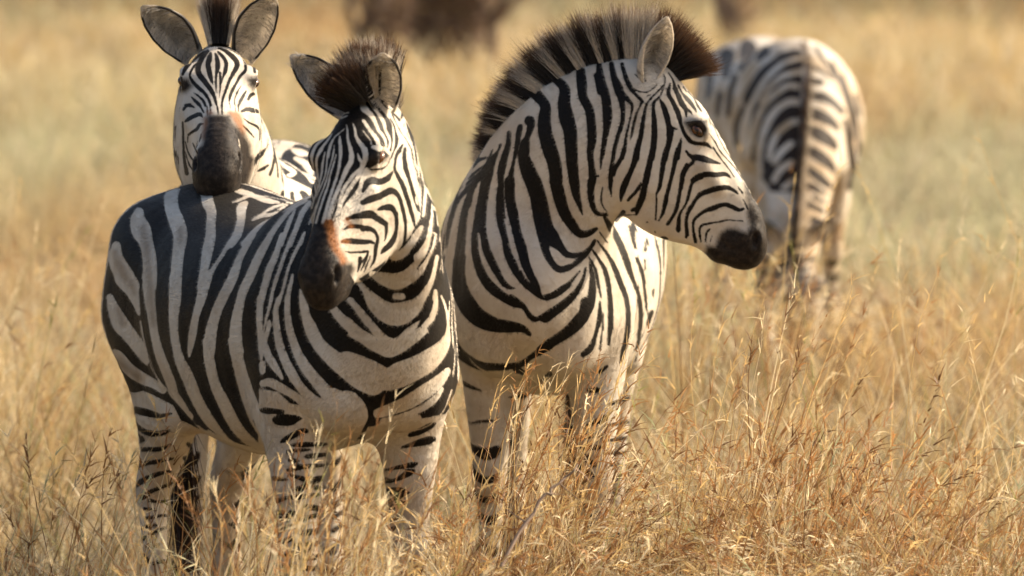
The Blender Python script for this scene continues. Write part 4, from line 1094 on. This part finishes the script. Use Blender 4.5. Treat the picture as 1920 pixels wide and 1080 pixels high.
# ------------------------------------------------------------------ ground
g_m, g_t, g_b = new_mat('dry_ground'); k = NT(g_t)
tc = k.n('ShaderNodeTexCoord').outputs['Object']
k.l(k.mix(k.step(k.noise(.4, 4, .6, tc), .35, .65), (.24, .17, .08), (.19, .15, .075)), g_b.inputs['Base Color'])
g_b.inputs['Roughness'].default_value = .95
gx, gy = np.meshgrid(np.linspace(-500, 500, 81), np.concatenate([np.linspace(-60, 0, 5), np.linspace(4, 100, 97), np.linspace(120, 1200, 40)]), indexing='ij')
gz = .05 * vnoise(np.stack([gx.ravel() * .35, gy.ravel() * .35, gx.ravel() * 0], 1), 21) - .07
nx_, ny_ = gx.shape
ii = np.arange(nx_ * ny_).reshape(nx_, ny_)
gq = np.stack([ii[:-1, :-1].ravel(), ii[1:, :-1].ravel(), ii[1:, 1:].ravel(), ii[:-1, 1:].ravel()], 1)
link('ground', mesh_np('ground', np.stack([gx.ravel(), gy.ravel(), gz], 1), gq), g_m, kind='structure')

# ------------------------------------------------------------------ dry grass
def grass_material(name):
    m, nt, bs = new_mat(name); k = NT(nt)
    a = k.n('ShaderNodeAttribute'); a.attribute_name = 'tone'
    tc = k.n('ShaderNodeTexCoord').outputs['Object']
    col = k.mix(k.math('MULTIPLY', k.step(k.noise(45, 3, .6, tc), .4, .75), .35), a.outputs['Color'], (.30, .17, .07))
    k.l(col, bs.inputs['Base Color']); bs.inputs['Roughness'].default_value = .5
    bs.inputs['Specular IOR Level'].default_value = .3
    tr = k.n('ShaderNodeBsdfTranslucent'); k.l(col, tr.inputs[0])
    mx = k.n('ShaderNodeMixShader'); mx.inputs[0].default_value = .42
    out = nt.nodes['Material Output']
    k.l(bs.outputs[0], mx.inputs[1]); k.l(tr.outputs[0], mx.inputs[2]); k.l(mx.outputs[0], out.inputs[0])
    return m
M_GRASS = grass_material('dry_grass')
STRAW, PALE, RUSTY, OLIVE = np.array([.66, .48, .22]), np.array([.82, .70, .46]), np.array([.40, .21, .08]), np.array([.52, .53, .31])
UMBER = np.array([.17, .085, .035])

def blades(x, y, h, ang, lean, droop, wid, col, seg=5, z0=None, tipcol=None):
    n = len(x); V = np.zeros((n, seg + 1, 2, 3)); C = np.zeros((n, seg + 1, 2, 3))
    d = np.stack([np.cos(ang), np.sin(ang), np.zeros(n)], 1)
    tw = rng.uniform(0, 2 * np.pi, n); s = np.stack([np.cos(tw), np.sin(tw), np.zeros(n)], 1)
    root = np.stack([x, y, np.full(n, -.06) if z0 is None else z0], 1)
    bow = rng.normal(size=(n, 1)) * .03 * h[:, None] * np.stack([-d[:, 1], d[:, 0], d[:, 2]], 1)
    for i in range(seg + 1):
        t = i / seg
        up = h * (t - droop * t ** 3); out = h * (lean * t + (droop * 1.1) * t ** 2.4)
        p = root + UP * up[:, None] + d * out[:, None] + bow * math.sin(t * 5)
        w = (wid * (1 - .8 * t ** 1.5))[:, None] * s * .5
        V[:, i, 0] = p - w; V[:, i, 1] = p + w
        c = col * (.55 + .52 * t)  # darker root: dry stem base plus shade painted into the gaps
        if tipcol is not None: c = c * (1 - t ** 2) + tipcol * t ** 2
        C[:, i, 0] = c; C[:, i, 1] = c
    b = np.arange(n)[:, None] * (seg + 1) * 2
    Q = np.concatenate([np.concatenate([b + 2 * i, b + 2 * i + 1, b + 2 * i + 3, b + 2 * i + 2], 1) for i in range(seg)], 0)
    return V.reshape(-1, 3), Q, C.reshape(-1, 3), V[:, :, 0]

def merge(parts):
    V, Q, C, o = [], [], [], 0
    for v, q, c in parts: V.append(v); Q.append(q + o); C.append(c); o += len(v)
    return np.vstack(V), np.vstack(Q), np.vstack(C)

def palette(n, w):
    k_ = rng.choice(4, n, p=w); base = np.array([STRAW, PALE, RUSTY, OLIVE])[k_]
    return base * rng.uniform(.75, 1.15, (n, 1))

ZB = [(-.585, 14.74, .42, -.907), (.112, 16.2, -.085, -.996), (-.66, 16.58, -.30, -.953), (1.13, 24.4, .12, -.99)]
def under(x, y):
    """1 inside an animal's footprint"""
    r = np.zeros(len(x))
    for ox, oy, fx, fy in ZB:
        a = (x - ox) * fx + (y - oy) * fy; l = -(x - ox) * fy + (y - oy) * fx
        r = np.maximum(r, sstep(1.25, 1.0, np.sqrt((a / .92) ** 2 + (l / .40) ** 2)))
    return r

def field(y0, y1, dens, hlo, hhi, wid, seg, w, clump=1.0, seed=0, droop=.35, power=1.0):
    wide = lambda y_: y_ * .0884 * 1.35 + .4 + .22 * np.maximum(y_ - 15, 0)
    A = (y1 - y0) * 2 * wide((y0 + y1) * .5)
    n = int(A * dens)
    y = rng.uniform(y0, y1, n); half = wide(y); x = rng.uniform(-1, 1, n) * half
    dn = vnoise(np.stack([x * 1.7, y * 1.1, x * 0 + seed], 1), 31 + seed); fn = vnoise(np.stack([x * 6, y * 4, x * 0], 1), 51 + seed)
    keep = rng.random(n) < np.clip(.55 + clump * (.6 * dn + .4 * fn), .08, 1)
    x, y, dn, fn = x[keep], y[keep], dn[keep], fn[keep]; n = len(x)
    h = (hlo + (hhi - hlo) * rng.random(n) ** power) * (1 + .25 * dn + .15 * fn)
    h *= (1 - .15 * under(x, y)) * (1 + .28 * sstep(.15, .6, x) * (y < 19) - .12 * sstep(-.7, -1.0, x) * (y < 19))
    grazed = sstep(.034, .040, x / y) * sstep(.068, .062, x / y) * sstep(18.0, 19.5, y) * sstep(26.5, 25.0, y)
    h = h * (1 - .45 * grazed)
    ang = rng.uniform(0, 2 * np.pi, n) * .75 + 2.0 + dn * 1.5
    col = palette(n, w) * (1 + .22 * dn[:, None])
    if y0 >= 21:                                 # broad drifts of paler, greener and redder grass
        s1 = vnoise(np.stack([x * .33, y * .16, x * 0], 1), 91); s2 = vnoise(np.stack([x * .5, y * .22, x * 0 + 5], 1), 92)
        m1, m2 = (sstep(.05, .6, s1) * .7)[:, None], (sstep(.1, .6, s2) * .6)[:, None]
        col = col * (1 - m1) + np.array([.58, .57, .36]) * rng.uniform(.8, 1.1, (n, 1)) * m1
        col = col * (1 - m2) + np.array([.60, .36, .15]) * rng.uniform(.8, 1.1, (n, 1)) * m2
    if y0 > 56: col = col * np.interp(y, [56, 61], [.95, .58])[:, None]
    if y0 < 20:                                  # brown stalks that also paint shade into the gaps, a little green among the straw
        g_ = rng.random(n); u_ = g_ < .07 + .10 * np.clip(-dn, 0, 1); col[u_] = UMBER * rng.uniform(.7, 1.8, (int(u_.sum()), 1))
        slow = vnoise(np.stack([x * .8 + 3, y * .45, x * 0], 1), 77); mx_ = (sstep(.0, .55, slow) * .75 * (rng.random(n) < .8))[:, None]
        col = col * (1 - mx_) + np.array([.24, .175, .065]) * rng.uniform(.7, 1.3, (n, 1)) * mx_; h = h * (1 - .12 * sstep(.1, .6, slow))
        u_ = (g_ > .9) & (fn > 0); col[u_] = np.array([.30, .30, .10]) * rng.uniform(.7, 1.2, (int(u_.sum()), 1))
    return x, y, h, ang, col, n

if GRASS:
    parts = []
    # foreground thicket: leaves and stems
    W1 = [.46, .33, .15, .06]
    def dense(y0, y1, d, hlo, hhi, seed, power=1.0, w=W1, wid=(.002, .0045), seg=6, lean=(.05, .45), droop=(.05, .75)):
        x, y, h, ang, col, n = field(y0, y1, d, hlo, hhi, 0, seg, w, 1.0, seed, power=power)
        ln = rng.uniform(*lean, n) + np.where(rng.random(n) < .14, rng.uniform(.3, .9, n), 0)
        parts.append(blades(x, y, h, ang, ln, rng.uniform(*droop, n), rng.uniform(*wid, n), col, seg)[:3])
    dense(11.6, 12.9, 420, .25, .62, 1, wid=(.0025, .0055))
    dense(12.9, 14.2, 900, .30, .82, 12, wid=(.0025, .0055), power=1.3)
    dense(14.3, 17.5, 640, .26, .70, 2, wid=(.0025, .0055))
    dense(17.5, 21.0, 420, .25, .66, 3, wid=(.0035, .0065))
    dense(13.0, 16.8, 70, .30, .66, 14, w=[.10, .05, .80, .05], wid=(.0055, .010), lean=(.2, .9), droop=(.1, .6))
    # tall thin stems with a spray of spikelets
    def stems(y0, y1, d, hlo, hhi, seed, wid=.0024):
        x, y, h, ang, col, n = field(y0, y1, d, hlo, hhi, 0, 6, [.45, .30, .25, 0], 1.3, seed)
        v, q, c, line = blades(x, y, h, ang, rng.uniform(.02, .35, n), rng.uniform(0, .25, n), np.full(n, wid), col, 6)
        parts.append((v, q, c))
        m = 5; tip = np.repeat(line[:, -1], m, 0); bak = np.repeat(line[:, -2], m, 0); f = rng.uniform(0, 1.1, (n * m, 1))
        r = tip + (bak - tip) * f; d_ = (tip - bak); d_ /= np.linalg.norm(d_, axis=1)[:, None]
        d_ = d_ + rng.normal(size=d_.shape) * .35; d_ /= np.linalg.norm(d_, axis=1)[:, None]
        cc = np.repeat(col, m, 0)
        parts.append(strands(r, d_, rng.uniform(.02, .06, n * m), np.full(n * m, wid * 1.1), np.zeros((n * m, 3)) - UP * .008, cc, cc * 1.1, 2))
    stems(12.4, 17.0, 46, .50, .88, 4, .0034)
    stems(17.0, 23.0, 46, .55, .95, 5, .0045)
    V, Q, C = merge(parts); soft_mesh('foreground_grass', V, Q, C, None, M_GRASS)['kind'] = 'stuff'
    parts = []
    dense(21.0, 27.0, 260, .30, .62, 6, wid=(.004, .008), seg=4, w=[.50, .26, .10, .14])
    dense(27.0, 40.0, 170, .25, .55, 7, wid=(.007, .014), seg=3, w=[.06, .38, .0, .56])
    dense(40.0, 57.0, 130, .30, .60, 8, wid=(.010, .020), seg=3, w=[.50, .40, .04, .06])
    dense(57.0, 92.0, 70, .30, .60, 9, wid=(.018, .034), seg=2, w=[.30, .16, .16, .38])
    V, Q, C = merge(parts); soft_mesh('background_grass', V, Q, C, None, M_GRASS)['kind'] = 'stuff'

# ------------------------------------------------------------------ tussocks and stalks that stand out
def tussock(px, Y, ztop, n, spread, lean_dir, lean, droop, label, w=(.45, .30, .25, 0.), heads=True, wid=.0048, drift=.1, cat='grass tussock', name='grass_tussock'):
    p = P(px, 700, Y); cx, cy = p[0], p[1]
    x = cx + rng.normal(size=n) * drift * .5; y = cy + rng.normal(size=n) * drift * .5
    h = ztop * 1.2 * rng.uniform(.55, 1.04, n)
    ang = lean_dir + rng.normal(size=n) * spread
    col = palette(n, list(w)); dk = rng.random(n) < .22; col[dk] = UMBER * rng.uniform(.7, 1.6, (int(dk.sum()), 1)); v, q, c, line = blades(x, y, h, ang, np.abs(rng.normal(size=n)) * .10 + lean * rng.uniform(.5, 1.2, n), droop * rng.uniform(.4, 1.2, n), np.full(n, wid), col, 8)
    parts = [(v, q, c)]
    if heads:
        m = 8; tip = np.repeat(line[:, -1], m, 0); bak = np.repeat(line[:, -2], m, 0); f = rng.uniform(0, 1.4, (n * m, 1))
        r = tip + (bak - tip) * f; d_ = tip - bak; d_ /= np.linalg.norm(d_, axis=1)[:, None]
        d_ = d_ + rng.normal(size=d_.shape) * .30; d_ /= np.linalg.norm(d_, axis=1)[:, None]
        cc = np.repeat(col, m, 0) * 1.1
        parts.append(strands(r, d_, rng.uniform(.02, .07, n * m), np.full(n * m, wid * .9), np.zeros((n * m, 3)) - UP * .015, cc, cc, 2))
    V, Q, C = merge(parts); V = V - np.array([cx, cy, 0])
    o = soft_mesh(name, V, Q, C, None, M_GRASS); o.location = (cx, cy, 0)
    o['label'] = label; o['category'] = cat
    if n > 1: o['group'] = 'tall dry grass tussocks'
R_, L_ = 0.1, 3.0
if GRASS:
    tussock(1355, 15.0, .94, 44, .9, R_, .06, .10, 'tall straw tussock with drooping feathery tops right of the middle zebra', drift=.10)
    tussock(960, 14.6, .84, 170, .8, R_, .10, .12, 'thick rusty tussock rising before the middle zebra\'s chest', (.35, .30, .35, 0.), drift=.22)
    tussock(1010, 14.8, .82, 110, .35, R_, .12, .50, 'straw tussock arching right before the middle zebra\'s foreleg', (.3, .6, .1, 0.), drift=.14)
    tussock(520, 13.5, .74, 120, 1.3, R_, .12, .10, 'rusty tussock before the left zebra\'s right foreleg', (.40, .20, .40, 0.), drift=.24)
    tussock(620, 13.3, .86, 12, .7, R_, .03, .05, 'few thin pale stems rising over the left zebra\'s breast', (.4, .6, 0., 0.), drift=.14)
    tussock(345, 14.0, .76, 14, 1.2, L_, .05, .08, 'sparse pale stems before the left zebra\'s hind legs', (.4, .5, .1, 0.), drift=.10)
    tussock(1170, 13.9, .66, 220, .3, R_, .15, .75, 'pale mop of combed grass bent over to the right', (.2, .75, .05, 0.), drift=.26)
    tussock(1430, 14.6, .74, 190, 1.4, R_, .08, .15, 'upright reddish tussock in the grass at lower right', (.18, .10, .70, .02), drift=.30)
    tussock(1545, 14.3, .92, 1, .05, R_, .34, .02, 'single long seed stalk leaning right over the grass', (.3, .1, .6, 0.), wid=.007, drift=.02, cat='seed stalk', name='seed_stalk')
    tussock(1640, 14.8, .72, 130, 1.4, R_, .12, .22, 'mixed straw and brown tussock at far lower right', (.22, .12, .62, .04), drift=.34)
    tussock(1545, 13.9, .58, 130, 1.5, R_, .12, .25, 'low rust brown tussock under the long seed stalk', (.16, .08, .72, .04), drift=.30)
    tussock(1770, 14.1, .62, 130, 1.5, R_, .12, .25, 'brown tangled tussock nearest the lower right corner of the field', (.18, .10, .68, .04), drift=.32)
    tussock(1340, 13.7, .54, 110, 1.4, R_, .14, .30, 'low tangled rusty tussock beside the combed mop of grass', (.25, .2, .55, 0.), drift=.26)
    tussock(1085, 14.5, .64, 150, 1.0, R_, .12, .30, 'dense feathery straw tussock hiding the middle zebra\'s left foreleg', (.4, .45, .15, 0.), drift=.26)
    tussock(930, 14.1, .66, 120, 1.0, L_, .12, .25, 'dense rusty tussock leaning left before the middle zebra\'s right foreleg', (.35, .25, .4, 0.), drift=.24)
    tussock(755, 13.5, .58, 90, 1.0, R_, .12, .20, 'straw tussock before the left zebra\'s left foreleg', (.45, .4, .15, 0.), drift=.24)
    tussock(1240, 14.3, .66, 150, .7, R_, .14, .45, 'thick pale tussock arching right beside the middle zebra\'s hind leg', (.35, .55, .1, 0.), drift=.28)
    tussock(130, 14.4, .68, 60, 1.3, R_, .08, .10, 'thin brown tussock in the lower left grass', (.3, .2, .4, .1), drift=.34)
    tussock(1460, 22.3, .42, 110, 1.3, R_, .10, .15, 'pale blurred tussock before the grazing zebra\'s head', (.4, .4, .2, 0.), wid=.008, drift=.40)
    tussock(1590, 22.6, .38, 80, 1.3, R_, .10, .15, 'blurred straw tussock hiding the grazing zebra\'s far foreleg', (.5, .3, .2, 0.), wid=.008, drift=.40)
    tussock(1330, 21.5, .70, 80, 1.3, R_, .10, .15, 'blurred green straw tussock left of the grazing zebra', (.3, .3, .1, .3), wid=.008, drift=.40)
    tussock(860, 14.0, .72, 100, 1.3, R_, .10, .25, 'tangled brown tussock between the two front zebras', (.4, .2, .35, .05), drift=.2)

if GRASS:
    tussock(1270, 11.3, .70, 40, 1.2, R_, .10, .20, 'pale out of focus tussock at the bottom edge under the combed mop of grass', (.3, .7, 0., 0.), drift=.20)
    tussock(1800, 11.4, .62, 34, 1.2, R_, .10, .20, 'orange out of focus tussock in the bottom right corner', (.6, .2, .2, 0.), drift=.20)
    tussock(900, 11.5, .58, 26, 1.2, R_, .10, .20, 'small out of focus straw tussock at the bottom edge between the front zebras', (.5, .4, .1, 0.), drift=.16)

# ------------------------------------------------------------------ dead shrubs far behind
b_m, b_t, b_b = new_mat('dead_wood'); k = NT(b_t)
tc = k.n('ShaderNodeTexCoord').outputs['Object']
k.l(k.mix(k.step(k.noise(6, 4, .6, tc), .35, .65), (.15, .105, .075), (.22, .155, .11)), b_b.inputs['Base Color']); b_b.inputs['Roughness'].default_value = .9
def tubes(segs):
    V, Q = [], []
    for a, b_, ra, rb in segs:
        a = np.asarray(a); b_ = np.asarray(b_); t = nrm(b_ - a); u = nrm(np.cross(t, [.3, .9, .2])); w = np.cross(t, u); o = len(V)
        for p, r in ((a, ra), (b_, rb)):
            for q in range(6): V.append(p + r * (math.cos(q * math.pi / 3) * u + math.sin(q * math.pi / 3) * w))
        for q in range(6): Q.append((o + q, o + (q + 1) % 6, o + 6 + (q + 1) % 6, o + 6 + q))
    return np.array(V), np.array(Q)
def shrub(px, Y, w, h, label, seed, trunk=.07, leaf=1500, name='dead_shrub', cat='shrub'):
    r2 = np.random.default_rng(seed); c0 = P(px, 0, Y); segs = []; tips = []
    def grow(a, d, L, r, lev):
        b_ = a + d * L; segs.append((a, b_, r, r * .7)); 
        if lev == 0: tips.append(b_); return
        for i in range(3 if lev > 1 else 2):
            e = nrm(d + r2.normal(size=3) * np.array([.55, .55, .35]) + UP * .12); grow(b_, e, L * r2.uniform(.6, .9), r * .62, lev - 1)
    for i in range(max(1, int(w / .25))):
        a = np.array([r2.uniform(-.5, .5) * w, r2.uniform(-.25, .25) * w, -.08])
        grow(a, nrm([r2.normal() * .25, r2.normal() * .25, 1]), h * .33, trunk * r2.uniform(.6, 1.1), 4)
    V, Q = tubes(segs)
    root = bpy.data.objects.new(name, None); scene.collection.objects.link(root); root.location = (c0[0], c0[1], 0)
    root['label'] = label; root['category'] = cat; bpy.context.view_layer.update()
    o = link('trunk', mesh_np('trunk', V, Q), b_m); o.parent = root
    tips = np.array(tips); k_ = r2.integers(0, len(tips), leaf); p = tips[k_] + r2.normal(size=(leaf, 3)) * .10 * w
    lo = int(leaf * .7); e = r2.normal(size=(lo, 3)); e /= np.linalg.norm(e, axis=1)[:, None]; e *= r2.random((lo, 1)) ** .4
    p[:lo] = e * np.array([w * .56, w * .4, h * .6]) + np.array([0, 0, h * .42]); p[:lo, 2] += .06 * vnoise(p[:lo] * 5, 5)
    d = r2.normal(size=(leaf, 3)); d /= np.linalg.norm(d, axis=1)[:, None]
    col = np.array([.28, .20, .145]) * r2.uniform(.5, 1.5, (leaf, 1))
    v, q, c = strands(p, d, r2.uniform(.06, .15, leaf), np.full(leaf, .05), np.zeros((leaf, 3)), col, col, 2)
    o = soft_mesh('crown', v, q, c, None, M_GRASS); o.parent = root
if GRASS:
    shrub(835, 49, .82, 1.6, 'wide dark brown dead shrub blurred behind the middle zebra\'s mane', 5, leaf=3200)
    shrub(725, 48, .40, 1.3, 'narrow dark dead shrub blurred left of the wide one', 6, leaf=900)
    shrub(1398, 54, .20, 2.0, 'slim dark stump blurred above the grazing zebra', 8, trunk=.12, leaf=500, name='tree_stump', cat='tree stump')

# ------------------------------------------------------------------ dead twigs caught in the grass
def twig(pts, Y, r, label):
    p = catmull(np.array([P(a, b_, Y + d) for a, b_, d in pts]), 4); p = p + rng.normal(size=p.shape) * .004
    segs = [(p[i], p[i + 1], r * (1 - .6 * i / len(p)), r * (1 - .6 * (i + 1) / len(p))) for i in range(len(p) - 1)]
    for i in range(3, len(p) - 2, 3):
        d = nrm(p[i + 1] - p[i]); e = nrm(d + rng.normal(size=3) * .6); segs.append((p[i], p[i] + e * rng.uniform(.05, .10), r * .45, r * .15))
    V, Q = tubes(segs); c = p[0] * np.array([1, 1, 0])
    o = link('dry_twig', mesh_np('dry_twig', V - c, Q), M_TWIG); o.location = c; o['label'] = label; o['category'] = 'twig'; o['group'] = 'dead twigs caught in the grass'
M_TWIG = b_m
if GRASS:
    twig([(940, 1060, -.1), (1000, 960, 0), (1040, 915, .05), (1085, 868, .1)], 13.6, .0052, 'dark bare twig slanting up before the middle zebra\'s forelegs')
